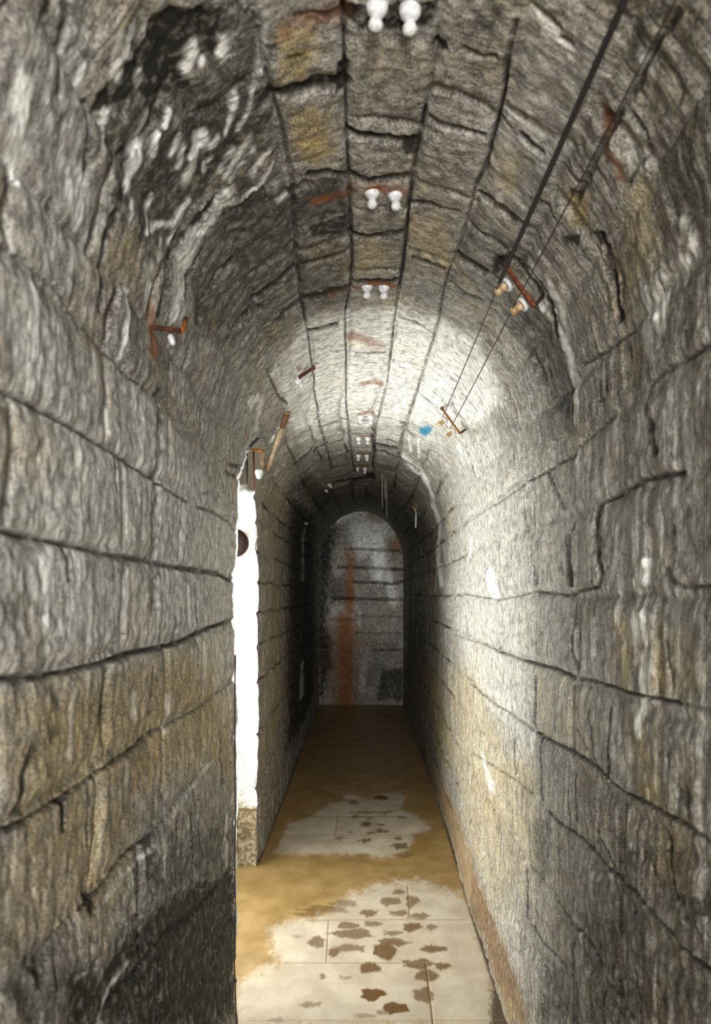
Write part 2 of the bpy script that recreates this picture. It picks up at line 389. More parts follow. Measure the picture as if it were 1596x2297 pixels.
  (0.55,0.0176,[2.41,1.211,2.445,1.235,2.481,1.255,2.47,1.315,2.459,1.381,2.446,1.453,2.403,1.456,2.359,1.454,2.35,1.367,2.372,1.312,2.392,1.26]),
  (0.6,0.0262,[2.212,1.674,2.278,1.729,2.345,1.766,2.41,1.786,2.435,1.902,2.463,2.032,2.494,2.175,2.424,2.345,2.348,2.365,2.267,2.35,2.182,2.292,2.128,2.1,2.08,1.923,2.118,1.864,2.153,1.801,2.184,1.737]),
  (0.8,0.0176,[2.518,1.819,2.607,1.84,2.606,1.89,2.536,1.88]),
  (0.85,0.0131,[2.493,2.018,2.549,2.021,2.605,2.01,2.608,2.147,2.554,2.13,2.499,2.098]),
  (0.9,0.0056,[2.595,1.3,2.637,1.307,2.679,1.309,2.721,1.306,2.762,1.299,2.759,1.34,2.741,1.356,2.688,1.369,2.626,1.357,2.596,1.34]),
  (0.85,0.0097,[2.518,1.298,2.565,1.304,2.612,1.304,2.611,1.365,2.551,1.317,2.52,1.319]),
  (0.9,0.0318,[0.561,2.847,0.466,2.85,0.371,2.853,0.276,2.857,0.18,2.86,0.085,2.863,0.257,2.349,0.444,1.989,0.58,1.725,0.685,1.523,0.768,1.364,0.835,1.234,0.875,1.239,0.915,1.244,0.856,1.416,0.869,1.485,0.861,1.576,0.853,1.678,0.81,1.859,0.757,2.084,0.674,2.406]),
  (0.55,0.0478,[0.733,2.847,0.647,2.853,0.559,2.86,0.472,2.867,0.647,2.33,0.768,1.962,0.855,1.695,0.95,1.596,0.96,1.731,0.926,1.913,0.884,2.139,0.819,2.442]),
  (0.9,0.019,[0.555,2.798,0.46,2.815,0.365,2.832,0.268,2.849,0.17,2.867,0.475,2.196,0.556,2.196,0.637,2.196,0.601,2.461]),
  (0.9,0.013,[0.645,1.936,0.603,2.139,0.535,2.139,0.468,2.139,0.563,1.936]),
  (0.9,0.0098,[0.915,1.244,0.853,1.416,0.815,1.41,0.777,1.404,0.85,1.234,0.883,1.239]),
  (0.9,0.0045,[2.724,1.685,2.753,1.694,2.754,1.754,2.734,1.759,2.721,1.722]),
  (0.9,0.0044,[2.762,1.376,2.785,1.374,2.8,1.397,2.785,1.408,2.76,1.399]),
  (0.95,0.0039,[2.59,1.439,2.611,1.438,2.606,1.532,2.586,1.527]),
  (0.6,0.0159,[3.053,2.139,3.121,2.191,3.174,2.029,3.254,2.043,3.303,2.05,3.355,2.043,3.405,2.06,3.459,2.059,3.401,2.227,3.295,2.318,3.189,2.356,3.111,2.325,3.081,2.23]),  # recess past the ledge: stain and shade painted together
  (0.9,0.0086,[2.999,2.005,3.041,1.965,3.044,2.039,3.016,2.116]),
  (0.7,0.0064,[3.086,1.329,3.098,1.314,3.13,1.378,3.113,1.396]),
  (0.9,0.0041,[3.094,1.568,3.106,1.553,3.115,1.568,3.104,1.587]),
  (0.8,0.0053,[3.134,1.704,3.161,1.648,3.167,1.678,3.144,1.718]),
  (0.8,0.005,[3.177,1.6,3.2,1.564,3.215,1.602,3.195,1.615]),
  (0.6,0.0149,[4.533,2.473,4.479,2.268,4.55,2.268,4.622,2.268,4.705,2.441,4.619,2.457]),
  (0.5,0.0207,[4.473,1.632,4.425,1.458,4.471,1.469,4.519,1.481,4.614,1.66,4.566,1.651,4.519,1.641]),
  (0.6,0.0251,[4.885,2.352,4.747,2.007,4.8,1.966,4.851,1.927,4.96,2.142,5.096,2.411,4.989,2.381]),
  (0.6,0.021,[4.621,2.007,4.56,1.817,4.509,1.66,4.562,1.66,4.614,1.66,4.733,1.927,4.678,1.966]),
  (0.5,0.01,[4.369,1.66,4.33,1.528,4.378,1.528,4.413,1.632]),
  (0.6,0.007,[4.179,1.371,4.169,1.309,4.208,1.3,4.2,1.355]),
  (0.5,0.0242,[4.716,1.889,4.635,1.704,4.569,1.552,4.514,1.424,4.467,1.317,4.427,1.224,4.461,1.224,4.495,1.224,4.544,1.32,4.601,1.433,4.669,1.567,4.751,1.728,4.851,1.927,4.783,1.908]),
  (0.6,0.0081,[4.35,1.355,4.298,1.224,4.343,1.224,4.386,1.318]),
  (0.9,0.0082,[2.895,5.068,2.929,5.039,2.945,5.252,2.905,5.336]),
  (0.9,0.0103,[2.715,6.315,2.769,6.311,2.778,6.727,2.716,6.78]),
  (0.5,0.0097,[3.05,1.151,3.086,1.097,3.102,1.126,3.12,1.156,3.086,1.207,3.068,1.179]),
  (0.5,0.0082,[2.872,1.255,2.816,1.281,2.817,1.341,2.863,1.329]),
  (0.6,0.01,[2.457,1.342,2.486,1.339,2.49,1.374,2.464,1.381]),
  (0.6,0.0103,[2.497,1.389,2.538,1.386,2.536,1.42,2.511,1.42]),
  (0.8,0.0507,[2.189,5.655,2.241,8.131,2.081,9.848,1.879,10.596,1.566,10.596,1.252,10.596,0.938,10.596,0.625,10.596,0.311,10.596,0.193,7.986,0.312,6.407,0.495,6.444,0.68,6.482,0.868,6.521,1.057,6.56,1.249,6.599,1.458,6.639,1.668,6.679,1.882,6.72,2.062,6.371]),  # deep shade of the far left wall, painted dark
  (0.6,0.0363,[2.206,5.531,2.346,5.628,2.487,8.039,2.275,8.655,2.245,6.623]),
  (0.5,0.0514,[5.105,3.926,5.104,3.601,5.105,3.333,5.109,3.108,5.115,2.916,5.138,2.778,5.159,2.653,5.178,2.538,5.319,3.363,5.325,3.624,5.337,3.938]),
  (0.6,0.0363,[2.162,1.184,2.198,1.17,2.233,1.152,2.265,1.131,2.306,1.139,2.347,1.143,2.389,1.177,2.432,1.208,2.476,1.234,2.471,1.284,2.466,1.337,2.46,1.395,2.454,1.459,2.438,1.522,2.42,1.589,2.401,1.662,2.379,1.74,2.355,1.822,2.301,1.685,2.252,1.556,2.209,1.486,2.169,1.416,2.166,1.329,2.164,1.252]),
  (0.48,0.0442,[2.212,1.674,2.271,1.707,2.33,1.726,2.386,1.73,2.441,1.722,2.493,1.77,2.547,1.81,2.602,1.839,2.6,1.958,2.597,2.094,2.594,2.251,2.591,2.433,2.587,2.646,2.512,2.611,2.437,2.545,2.358,2.646,2.269,2.707,2.196,2.504,2.129,2.299,2.128,2.1,2.127,1.932,2.159,1.842,2.187,1.756]),  # darkens the left side of the vault
  (0.3,0.0459,[3.075,2.096,3.136,2.059,3.196,2.005,3.253,2.053,3.316,2.083,3.385,2.084,3.46,2.05,3.424,2.29,3.342,2.368,3.264,2.401,3.191,2.395,3.148,2.295,3.11,2.195]),  # more painted shade over the same recess
  (0.95,0.0298,[0.813,1.891,0.747,2.133,0.662,2.446,0.547,2.867,0.455,2.872,0.362,2.877,0.269,2.882,0.176,2.887,0.082,2.892,0.273,2.343,0.466,1.967,0.605,1.695,0.643,1.713,0.682,1.731,0.722,1.749,0.763,1.768,0.787,1.828]),  # darkens the foot of the near left wall
  (0.3,0.0535,[4.519,2.242,4.452,1.959,4.399,1.74,4.358,1.565,4.324,1.422,4.295,1.303,4.271,1.202,4.308,1.202,4.345,1.202,4.382,1.202,4.419,1.202,4.456,1.202,4.493,1.202,4.544,1.303,4.606,1.422,4.679,1.565,4.769,1.74,4.881,1.959,5.026,2.242,4.954,2.242,4.881,2.242,4.809,2.242,4.736,2.242,4.664,2.242,4.591,2.242]),
  (0.3,0.036,[3.034,1.115,3.065,1.086,3.094,1.056,3.123,1.025,3.15,0.994,3.169,1.019,3.19,1.043,3.212,1.068,3.236,1.091,3.261,1.115,3.288,1.136,3.317,1.157,3.348,1.174,3.295,1.243,3.24,1.309,3.205,1.288,3.171,1.263,3.14,1.235,3.111,1.206,3.084,1.176,3.058,1.146]),
  (0.5,0.0245,[1.028,1.006,0.988,1.096,0.94,1.204,0.881,1.335,0.836,1.335,0.79,1.335,0.857,1.204,0.913,1.096,0.959,1.006,0.993,1.006]),
  (0.35,0.0222,[2.452,1.239,2.481,1.255,2.479,1.314,2.478,1.378,2.477,1.449,2.475,1.527,2.474,1.614,2.401,1.553,2.414,1.479,2.425,1.411,2.435,1.349,2.444,1.292]),
  (0.7,0.0308,[2.148,1.174,2.195,1.217,2.243,1.254,2.28,1.312,2.319,1.37,2.37,1.406,2.421,1.433,2.446,1.52,2.434,1.583,2.421,1.651,2.407,1.725,2.351,1.679,2.297,1.624,2.255,1.646,2.212,1.66,2.165,1.665,2.103,1.53,2.099,1.419,2.095,1.323,2.115,1.271,2.132,1.221]),
  (0.45,0.0213,[1.973,0.991,1.98,1.027,1.971,1.03,1.955,0.997]),
  (0.4,0.0219,[2.159,0.958,2.194,1.001,2.231,1.044,2.211,1.069,2.189,1.094,2.166,1.119,2.133,1.079,2.1,1.039,2.121,1.012,2.14,0.985]),
 ],
 'BO': [
  (0.8,0.0183,[2.488,1.319,2.55,1.327,2.561,1.407,2.523,1.475,2.474,1.447,2.481,1.38]),
  (0.7,0.0215,[2.492,1.524,2.531,1.553,2.571,1.577,2.57,1.645,2.57,1.718,2.523,1.747,2.477,1.682,2.485,1.599]),
  (0.7,0.0219,[2.922,1.625,2.982,1.581,2.992,1.644,3.003,1.712,2.941,1.747]),
  (0.9,0.0151,[3.09,1.587,3.135,1.531,3.167,1.581,3.135,1.661]),
  (0.5,0.0225,[3.168,1.381,3.227,1.334,3.259,1.363,3.293,1.39,3.329,1.412,3.312,1.539,3.271,1.505,3.234,1.466,3.199,1.424]),
  (0.5,0.0264,[2.62,2.191,2.719,2.194,2.726,2.372,2.619,2.37]),
  (0.5,0.0278,[2.748,2.033,2.811,2.016,2.872,1.982,2.875,2.104,2.878,2.242,2.773,2.261,2.76,2.141]),
  (0.45,0.0233,[2.484,2.138,2.583,2.178,2.581,2.292,2.489,2.258]),
  (0.5,0.0178,[4.103,1.632,4.076,1.436,4.118,1.415,4.179,1.578,4.142,1.605]),
  (0.55,0.016,[3.992,1.528,3.96,1.395,3.933,1.283,3.979,1.266,4.024,1.249,4.04,1.355,4.059,1.481,4.026,1.504]),
  (0.5,0.0486,[4.623,4.115,4.494,3.339,4.411,2.839,4.351,2.473,4.433,2.452,4.513,2.431,4.593,2.411,4.69,2.839,4.833,3.466,4.77,3.653,4.7,3.868]),
  (0.55,0.0831,[4.51,8.312,4.403,6.067,4.526,5.619,4.631,5.219,4.721,4.869,4.801,4.564,5.124,6.5,5.001,6.897,4.857,7.313,4.695,7.781]),
  (0.6,0.0456,[1.356,1.006,1.353,1.086,1.35,1.181,1.346,1.293,1.342,1.428,1.336,1.596,1.34,1.768,1.345,1.983,1.35,2.257,1.358,2.619,1.278,2.653,1.196,2.687,1.112,2.723,1.026,2.76,0.938,2.798,1.004,2.354,1.052,2.032,1.089,1.788,1.118,1.596,1.139,1.428,1.155,1.293,1.169,1.181,1.181,1.086,1.218,1.069,1.254,1.053,1.289,1.037,1.323,1.021]),
  (0.4,0.0338,[4.091,2.473,4.083,2.191,4.078,1.966,4.126,1.94,4.173,1.914,4.219,1.889,4.236,2.106,4.258,2.381,4.176,2.426]),
  (0.7,0.0182,[1.303,2.111,1.276,2.289,1.192,2.196,1.203,2.111,1.253,2.111]),
  (0.55,0.0306,[1.192,2.389,1.173,2.798,1.092,2.798,1.011,2.798,0.93,2.798,0.849,2.798,1.016,2.389,1.104,2.389]),
  (0.45,0.0194,[1.134,1.147,1.092,1.234,1.043,1.335,1.015,1.324,0.988,1.314,1.019,1.164,1.057,1.158,1.096,1.153]),
  (0.4,0.0215,[4.25,1.436,4.247,1.355,4.244,1.283,4.284,1.283,4.325,1.283,4.339,1.365,4.355,1.458,4.302,1.447]),
  (0.35,0.0222,[2.022,1.306,2.101,1.415,2.075,1.464,2.045,1.513,1.979,1.38,2.001,1.343]),
  (0.4,0.0172,[1.695,1.006,1.701,1.086,1.708,1.181,1.669,1.172,1.631,1.164,1.626,1.079,1.621,1.006,1.658,1.006]),
  (0.5,0.0598,[1.571,5.198,1.593,6.407,1.391,6.407,1.188,6.407,0.986,6.407,0.784,6.407,0.581,6.407,0.536,5.666,0.499,5.078,0.649,5.095,0.8,5.112,0.952,5.129,1.105,5.146,1.26,5.163,1.415,5.181]),
  (0.4,0.0727,[2.093,4.579,2.198,5.269,2.098,5.877,1.959,6.348,1.778,6.407,1.593,6.407,1.671,4.964,1.828,4.964,1.977,4.893]),
  (0.7,0.0586,[5.305,7.441,5.102,5.48,5.085,4.79,5.073,4.26,5.089,3.917,5.105,3.634,5.111,3.42,5.117,3.234,5.115,2.916,5.131,2.695,5.155,2.614,5.178,2.538,5.333,2.839,5.327,2.992,5.322,3.165,5.319,3.363,5.325,3.624,5.337,3.938]),
  (0.4,0.0962,[4.352,5.48,4.151,3.604,4.237,3.37,4.314,3.168,4.382,2.994,4.444,2.839,4.499,2.699,4.549,2.572,4.595,2.457,4.637,2.352,4.814,2.68,5.048,3.116,5.044,3.339,5.042,3.604,5.043,3.926,5.048,4.326,4.953,4.481,4.851,4.65,4.741,4.833,4.622,5.031,4.493,5.247]),
  (0.4,0.0268,[1.176,1.006,1.17,1.072,1.164,1.147,1.157,1.234,1.148,1.335,1.138,1.454,1.126,1.596,1.074,1.596,1.021,1.596,0.969,1.596,0.917,1.596,0.947,1.454,0.973,1.335,0.994,1.234,1.013,1.147,1.029,1.072,1.043,1.006,1.077,1.006,1.11,1.006,1.143,1.006]),
  (0.3,0.1182,[2.093,4.579,2.198,5.269,2.085,5.974,1.921,6.471,1.712,6.521,1.499,6.56,1.284,6.599,1.066,6.639,0.846,6.679,0.623,6.72,0.397,6.761,0.168,6.802,0.152,6.055,0.14,5.455,0.13,4.964,0.284,4.964,0.439,4.964,0.594,4.964,0.748,4.964,0.903,4.964,1.058,4.964,1.213,4.964,1.367,4.964,1.522,4.964,1.677,4.964,1.832,4.964,1.978,4.89]),
 ],
 'BR': [
  (0.35,0.0665,[5.305,7.441,5.102,5.48,5.085,4.79,5.073,4.26,5.089,3.917,5.105,3.634,5.111,3.42,5.117,3.234,5.115,2.916,5.131,2.695,5.155,2.614,5.178,2.538,5.333,2.839,5.327,2.992,5.322,3.165,5.319,3.363,5.325,3.624,5.337,3.938]),
 ],
 'BP': [
  (0.3,0.0941,[2.312,3.719,2.485,4.199,2.634,4.417,2.75,4.371,2.862,4.205,2.967,3.949,3.065,3.632,3.222,3.464,3.145,4.168,3.032,4.588,2.911,4.906,2.79,5.384,2.658,5.729,2.533,5.426,2.421,5.004,2.388,4.368]),  # fading edge of the daylit vault, painted pale
  (0.5,0.0245,[2.452,2.668,2.586,2.687,2.678,2.71,2.769,2.684,2.847,2.686,2.926,2.65,3.053,2.586,3.158,2.644,3.241,2.752,3.222,3.037,3.199,3.382,3.065,3.82,2.98,4.091,2.89,4.314,2.762,4.592,2.628,4.713,2.488,4.514,2.345,4.122,2.313,3.589,2.248,2.853,2.358,2.813]),  # daylight on the vault, painted as a pale patch
  (0.22,0.0553,[3.154,4.002,3.23,3.423,3.292,2.952,3.414,2.786,3.535,2.538,3.616,2.534,3.696,2.529,3.776,2.524,3.856,2.519,3.935,2.515,4.015,2.51,4.093,2.505,4.174,2.516,4.255,2.527,4.337,2.538,4.327,2.811,4.315,3.151,4.303,3.604,4.232,3.926,4.149,4.326,4.047,4.833,3.919,5.48,3.752,5.42,3.589,5.361,3.431,5.291,3.308,4.933,3.221,4.447]),  # daylight on the right wall, painted as a pale patch
  (0.34,0.052,[1.855,0.982,1.858,1.048,1.862,1.124,1.867,1.211,1.873,1.314,1.872,1.428,1.872,1.565,1.871,1.731,1.854,1.852,1.833,1.991,1.809,2.153,1.781,2.343,1.748,2.571,1.707,2.847,1.617,2.847,1.527,2.847,1.438,2.847,1.348,2.847,1.258,2.847,1.168,2.847,1.078,2.847,1.174,2.567,1.254,2.338,1.32,2.146,1.376,1.983,1.368,1.768,1.362,1.596,1.362,1.454,1.361,1.335,1.361,1.234,1.368,1.137,1.374,1.054,1.379,0.982,1.411,0.982,1.443,0.982,1.474,0.982,1.506,0.982,1.538,0.982,1.57,0.982,1.601,0.982,1.633,0.982,1.665,0.982,1.696,0.982,1.728,0.982,1.76,0.982,1.791,0.982,1.823,0.982]),
  (0.2,0.0427,[3.547,1.982,3.534,1.814,3.523,1.672,3.514,1.551,3.506,1.446,3.498,1.355,3.492,1.274,3.487,1.202,3.524,1.202,3.562,1.202,3.6,1.202,3.637,1.202,3.675,1.202,3.712,1.202,3.75,1.202,3.788,1.202,3.825,1.202,3.863,1.202,3.901,1.202,3.938,1.202,3.976,1.202,4.014,1.202,4.051,1.202,4.089,1.202,4.126,1.202,4.164,1.202,4.202,1.202,4.206,1.287,4.211,1.385,4.217,1.498,4.224,1.632,4.226,1.775,4.229,1.946,4.233,2.154,4.237,2.411,4.166,2.411,4.094,2.411,4.022,2.411,3.95,2.411,3.878,2.411,3.806,2.411,3.734,2.411,3.662,2.411,3.59,2.411,3.567,2.176]),
  (0.2,0.0291,[2.087,0.922,2.124,0.96,2.161,0.996,2.2,1.031,2.187,1.059,2.173,1.088,2.157,1.118,2.141,1.148,2.124,1.179,2.107,1.216,2.088,1.253,2.068,1.291,2.046,1.33,2.007,1.339,1.965,1.341,1.92,1.332,1.91,1.233,1.901,1.147,1.893,1.072,1.885,1.006,1.916,1.005,1.945,0.999,1.973,0.991,1.999,0.98,2.023,0.968,2.046,0.954,2.067,0.938]),
  (0.18,0.0394,[2.911,1.289,2.957,1.255,3.001,1.217,3.044,1.176,3.044,1.231,3.045,1.292,3.045,1.358,3.046,1.432,3.046,1.515,3.047,1.608,3.048,1.713,3.048,1.832,2.996,1.836,2.945,1.829,2.895,1.811,2.899,1.696,2.902,1.596,2.904,1.506,2.907,1.426,2.909,1.354]),
 ],
 'BB': [
  (1,0.0087,[2.976,4.18,3.036,3.97,3.042,4.068,3.026,4.261,2.997,4.287]),
 ],
 'DRY': [
  (1,0.0174,[-0.146,6.284,-0.039,6.242,0.065,6.132,0.194,6.355,0.33,6.27,0.295,6.027,0.255,5.839,0.367,5.662,0.43,5.442,0.433,5.338,0.325,5.238,0.277,4.96,0.237,4.832,0.12,4.75,0.02,4.807,-0.183,4.832,-0.31,4.824,-0.436,4.815,-0.501,4.857,-0.474,5.238,-0.478,5.442,-0.36,5.605,-0.277,5.839,-0.227,6.001,-0.118,6.079]),
  (1,0.037,[0.221,4.379,0.308,4.4,0.347,4.312,0.446,4.279,0.497,4.14,0.509,4.032,0.508,3.732,0.507,3.473,0.506,3.247,0.505,3.05,0.504,2.874,0.409,2.874,0.315,2.874,0.22,2.874,0.126,2.874,0.031,2.874,-0.064,2.874,-0.158,2.874,-0.253,2.874,-0.347,2.874,-0.442,2.874,-0.456,3.022,-0.473,3.185,-0.422,3.317,-0.334,3.397,-0.375,3.616,-0.403,3.737,-0.346,3.823,-0.228,3.866,-0.149,3.942,-0.09,4.091,-0.027,4.214,0.041,4.279,0.132,4.312]),
 ],
 'FOOT': [
  (1,0.0049,[0.093,3.128,0.07,3.106,0.058,3.088,0.032,3.075,-0.0,3.105,0.011,3.128,-0.0,3.161,0.033,3.168,0.06,3.164,0.071,3.161]),
  (1,0.0048,[0.162,3.023,0.168,3.001,0.135,2.989,0.106,2.974,0.088,3.0,0.074,3.023,0.087,3.054,0.111,3.065,0.141,3.054,0.161,3.053]),
  (0.75,0.0056,[0.147,3.516,0.136,3.473,0.11,3.415,0.08,3.437,0.049,3.476,0.052,3.516,0.048,3.571,0.085,3.581,0.119,3.617,0.13,3.574]),
  (0.75,0.0053,[0.078,3.348,0.076,3.31,0.05,3.305,0.022,3.307,-0.001,3.311,-0.006,3.348,-0.003,3.373,0.025,3.409,0.054,3.4,0.068,3.372]),
  (0.7,0.0057,[0.213,3.593,0.175,3.563,0.156,3.554,0.115,3.563,0.063,3.564,0.081,3.593,0.064,3.611,0.118,3.638,0.16,3.638,0.176,3.611]),
  (0.7,0.0059,[0.273,3.762,0.247,3.737,0.236,3.719,0.211,3.703,0.185,3.735,0.19,3.762,0.19,3.799,0.215,3.809,0.239,3.8,0.257,3.798]),
  (0.65,0.0058,[0.03,3.688,0.054,3.656,-0.019,3.626,-0.078,3.647,-0.105,3.659,-0.156,3.688,-0.111,3.715,-0.077,3.732,-0.015,3.752,0.04,3.717]),
  (0.65,0.006,[-0.007,3.772,-0.031,3.742,-0.046,3.74,-0.076,3.738,-0.104,3.742,-0.109,3.772,-0.103,3.792,-0.08,3.82,-0.05,3.81,-0.021,3.791]),
  (0.6,0.0056,[0.009,3.534,0.009,3.505,-0.033,3.5,-0.073,3.502,-0.091,3.505,-0.13,3.534,-0.091,3.553,-0.076,3.581,-0.036,3.574,0.016,3.552]),
  (0.7,0.0055,[-0.083,3.494,-0.097,3.477,-0.103,3.457,-0.119,3.449,-0.139,3.476,-0.133,3.494,-0.141,3.523,-0.121,3.527,-0.105,3.527,-0.098,3.523]),
  (0.65,0.0057,[-0.159,3.593,-0.162,3.55,-0.18,3.537,-0.202,3.55,-0.214,3.552,-0.232,3.593,-0.217,3.62,-0.209,3.659,-0.188,3.659,-0.16,3.62]),
  (0.6,0.006,[0.099,3.797,0.077,3.779,0.067,3.775,0.042,3.763,0.012,3.778,0.022,3.797,0.012,3.818,0.043,3.831,0.068,3.82,0.078,3.817]),
  (0.6,0.0058,[0.182,3.697,0.161,3.684,0.15,3.67,0.126,3.663,0.097,3.683,0.107,3.697,0.097,3.719,0.128,3.722,0.152,3.721,0.162,3.719]),
  (0.6,0.0059,[0.345,3.762,0.327,3.747,0.319,3.736,0.301,3.726,0.283,3.746,0.287,3.762,0.287,3.784,0.305,3.79,0.322,3.785,0.335,3.783]),
  (0.6,0.0064,[0.188,4.073,0.187,4.041,0.154,4.029,0.12,4.006,0.093,4.039,0.087,4.073,0.091,4.115,0.126,4.135,0.161,4.116,0.178,4.113]),
  (0.6,0.0064,[0.282,4.073,0.259,4.028,0.25,4.011,0.229,3.979,0.209,4.025,0.215,4.073,0.216,4.132,0.238,4.16,0.257,4.134,0.271,4.129]),
  (0.6,0.0066,[0.222,4.208,0.208,4.181,0.194,4.158,0.173,4.175,0.149,4.182,0.156,4.208,0.149,4.229,0.177,4.247,0.2,4.261,0.206,4.231]),
  (0.65,0.0062,[0.073,3.925,0.072,3.905,0.045,3.884,0.02,3.874,0.008,3.904,-0.015,3.925,0.01,3.958,0.019,3.962,0.045,3.961,0.078,3.958]),
  (0.6,0.0062,[0.225,3.925,0.206,3.91,0.188,3.894,0.157,3.887,0.123,3.909,0.133,3.925,0.123,3.949,0.161,3.953,0.192,3.952,0.203,3.949]),
  (0.6,0.0061,[0.317,3.887,0.297,3.87,0.276,3.846,0.244,3.848,0.207,3.87,0.218,3.887,0.208,3.913,0.249,3.915,0.283,3.924,0.294,3.914]),
  (0.7,0.0056,[0.354,3.525,0.341,3.507,0.313,3.497,0.28,3.484,0.262,3.505,0.241,3.525,0.268,3.551,0.284,3.56,0.315,3.551,0.355,3.55]),
  (0.7,0.0053,[0.296,3.385,0.271,3.364,0.245,3.334,0.207,3.34,0.163,3.365,0.176,3.385,0.164,3.415,0.213,3.417,0.254,3.431,0.268,3.416]),
  (0.7,0.0053,[0.36,3.364,0.352,3.347,0.334,3.334,0.312,3.322,0.292,3.345,0.295,3.364,0.295,3.391,0.32,3.398,0.342,3.392,0.351,3.39]),
  (0.7,0.0052,[0.307,3.278,0.277,3.244,0.262,3.227,0.233,3.243,0.204,3.246,0.203,3.278,0.21,3.3,0.237,3.328,0.267,3.336,0.293,3.301]),
  (0.65,0.0049,[0.272,3.121,0.261,3.087,0.238,3.048,0.214,3.071,0.19,3.089,0.193,3.121,0.192,3.155,0.223,3.17,0.252,3.196,0.26,3.158]),
  (0.6,0.0052,[-0.135,3.27,-0.136,3.255,-0.143,3.254,-0.151,3.246,-0.159,3.255,-0.16,3.27,-0.161,3.284,-0.153,3.297,-0.144,3.287,-0.14,3.283]),
  (0.45,0.0052,[-0.038,3.263,-0.043,3.254,-0.054,3.243,-0.068,3.242,-0.084,3.254,-0.082,3.263,-0.085,3.276,-0.068,3.277,-0.053,3.28,-0.047,3.276]),
  (0.5,0.0048,[-0.15,3.046,-0.148,3.03,-0.173,3.027,-0.197,3.018,-0.208,3.029,-0.232,3.046,-0.209,3.063,-0.201,3.076,-0.177,3.066,-0.146,3.062]),
  (0.5,0.0064,[-0.033,4.05,-0.023,4.016,-0.069,4.005,-0.109,4.016,-0.123,4.018,-0.165,4.05,-0.125,4.071,-0.111,4.101,-0.071,4.101,-0.023,4.071]),
  (0.5,0.0063,[-0.082,3.975,-0.063,3.938,-0.147,3.932,-0.218,3.936,-0.244,3.939,-0.32,3.975,-0.247,3.999,-0.223,4.034,-0.15,4.026,-0.063,3.998]),
  (0.4,0.0058,[-0.251,3.654,-0.263,3.641,-0.269,3.634,-0.284,3.64,-0.298,3.642,-0.3,3.654,-0.299,3.662,-0.287,3.673,-0.274,3.676,-0.259,3.663]),
  (0.5,0.0047,[0.116,2.988,0.109,2.974,0.093,2.973,0.072,2.971,0.05,2.974,0.052,2.988,0.049,2.998,0.074,3.011,0.095,3.004,0.104,2.997]),
  (0.4,0.0047,[0.059,2.966,0.049,2.956,0.028,2.954,-0.001,2.949,-0.03,2.955,-0.027,2.966,-0.032,2.975,0.001,2.984,0.03,2.977,0.042,2.975]),
  (0.5,0.0062,[-0.188,3.92,-0.168,3.904,-0.23,3.882,-0.281,3.887,-0.301,3.905,-0.354,3.92,-0.305,3.941,-0.284,3.943,-0.233,3.954,-0.175,3.942]),
  (0.4,0.0046,[-0.273,2.935,-0.266,2.925,-0.287,2.917,-0.306,2.923,-0.317,2.926,-0.33,2.935,-0.321,2.942,-0.308,2.948,-0.289,2.953,-0.273,2.943]),
  (0.8,0.0097,[0.197,6.159,0.177,6.117,0.155,6.111,0.122,6.087,0.098,6.115,0.085,6.159,0.102,6.202,0.123,6.237,0.154,6.209,0.19,6.2]),
  (0.6,0.0095,[-0.022,6.014,-0.034,5.967,-0.051,5.956,-0.075,5.966,-0.091,5.968,-0.105,6.014,-0.091,6.043,-0.078,6.086,-0.054,6.082,-0.026,6.043]),
  (0.6,0.0091,[0.101,5.743,0.121,5.727,0.051,5.708,-0.005,5.703,-0.025,5.727,-0.082,5.743,-0.026,5.769,-0.004,5.771,0.053,5.773,0.117,5.769]),
  (0.6,0.0089,[-0.012,5.639,-0.017,5.607,-0.033,5.593,-0.051,5.606,-0.062,5.609,-0.076,5.639,-0.061,5.659,-0.053,5.686,-0.035,5.69,-0.012,5.659]),
  (0.6,0.0088,[0.074,5.594,0.074,5.579,0.057,5.558,0.04,5.558,0.033,5.579,0.018,5.594,0.034,5.617,0.04,5.618,0.057,5.626,0.077,5.618]),
  (0.7,0.0086,[0.06,5.442,0.068,5.411,0.038,5.381,0.013,5.402,0.004,5.413,-0.021,5.442,0.004,5.469,0.014,5.486,0.039,5.505,0.067,5.47]),
  (0.7,0.0086,[0.143,5.442,0.132,5.423,0.121,5.405,0.104,5.418,0.084,5.424,0.089,5.442,0.083,5.458,0.106,5.468,0.124,5.48,0.13,5.459]),
  (0.7,0.0083,[0.173,5.288,0.152,5.261,0.14,5.259,0.114,5.248,0.083,5.26,0.094,5.288,0.083,5.311,0.117,5.335,0.142,5.319,0.152,5.309]),
  (0.7,0.0083,[0.087,5.248,0.069,5.23,0.063,5.215,0.046,5.226,0.025,5.231,0.03,5.248,0.026,5.263,0.045,5.274,0.062,5.283,0.073,5.264]),
  (0.7,0.008,[0.056,5.095,0.064,5.071,0.035,5.058,0.012,5.041,0.004,5.07,-0.02,5.095,0.004,5.129,0.013,5.141,0.036,5.129,0.063,5.128]),
  (0.5,0.0083,[-0.042,5.268,-0.056,5.255,-0.06,5.238,-0.074,5.234,-0.091,5.254,-0.087,5.268,-0.091,5.29,-0.076,5.291,-0.062,5.294,-0.053,5.29]),
  (0.5,0.0081,[-0.091,5.142,-0.106,5.126,-0.118,5.101,-0.141,5.102,-0.169,5.126,-0.162,5.142,-0.171,5.169,-0.142,5.17,-0.119,5.179,-0.11,5.169]),
  (0.7,0.0079,[0.258,4.978,0.269,4.945,0.231,4.915,0.201,4.895,0.192,4.943,0.166,4.978,0.193,5.03,0.208,5.04,0.238,5.034,0.267,5.03]),
  (0.6,0.0081,[0.247,5.123,0.238,5.092,0.229,5.074,0.217,5.09,0.202,5.094,0.207,5.123,0.203,5.145,0.221,5.169,0.235,5.178,0.238,5.146]),
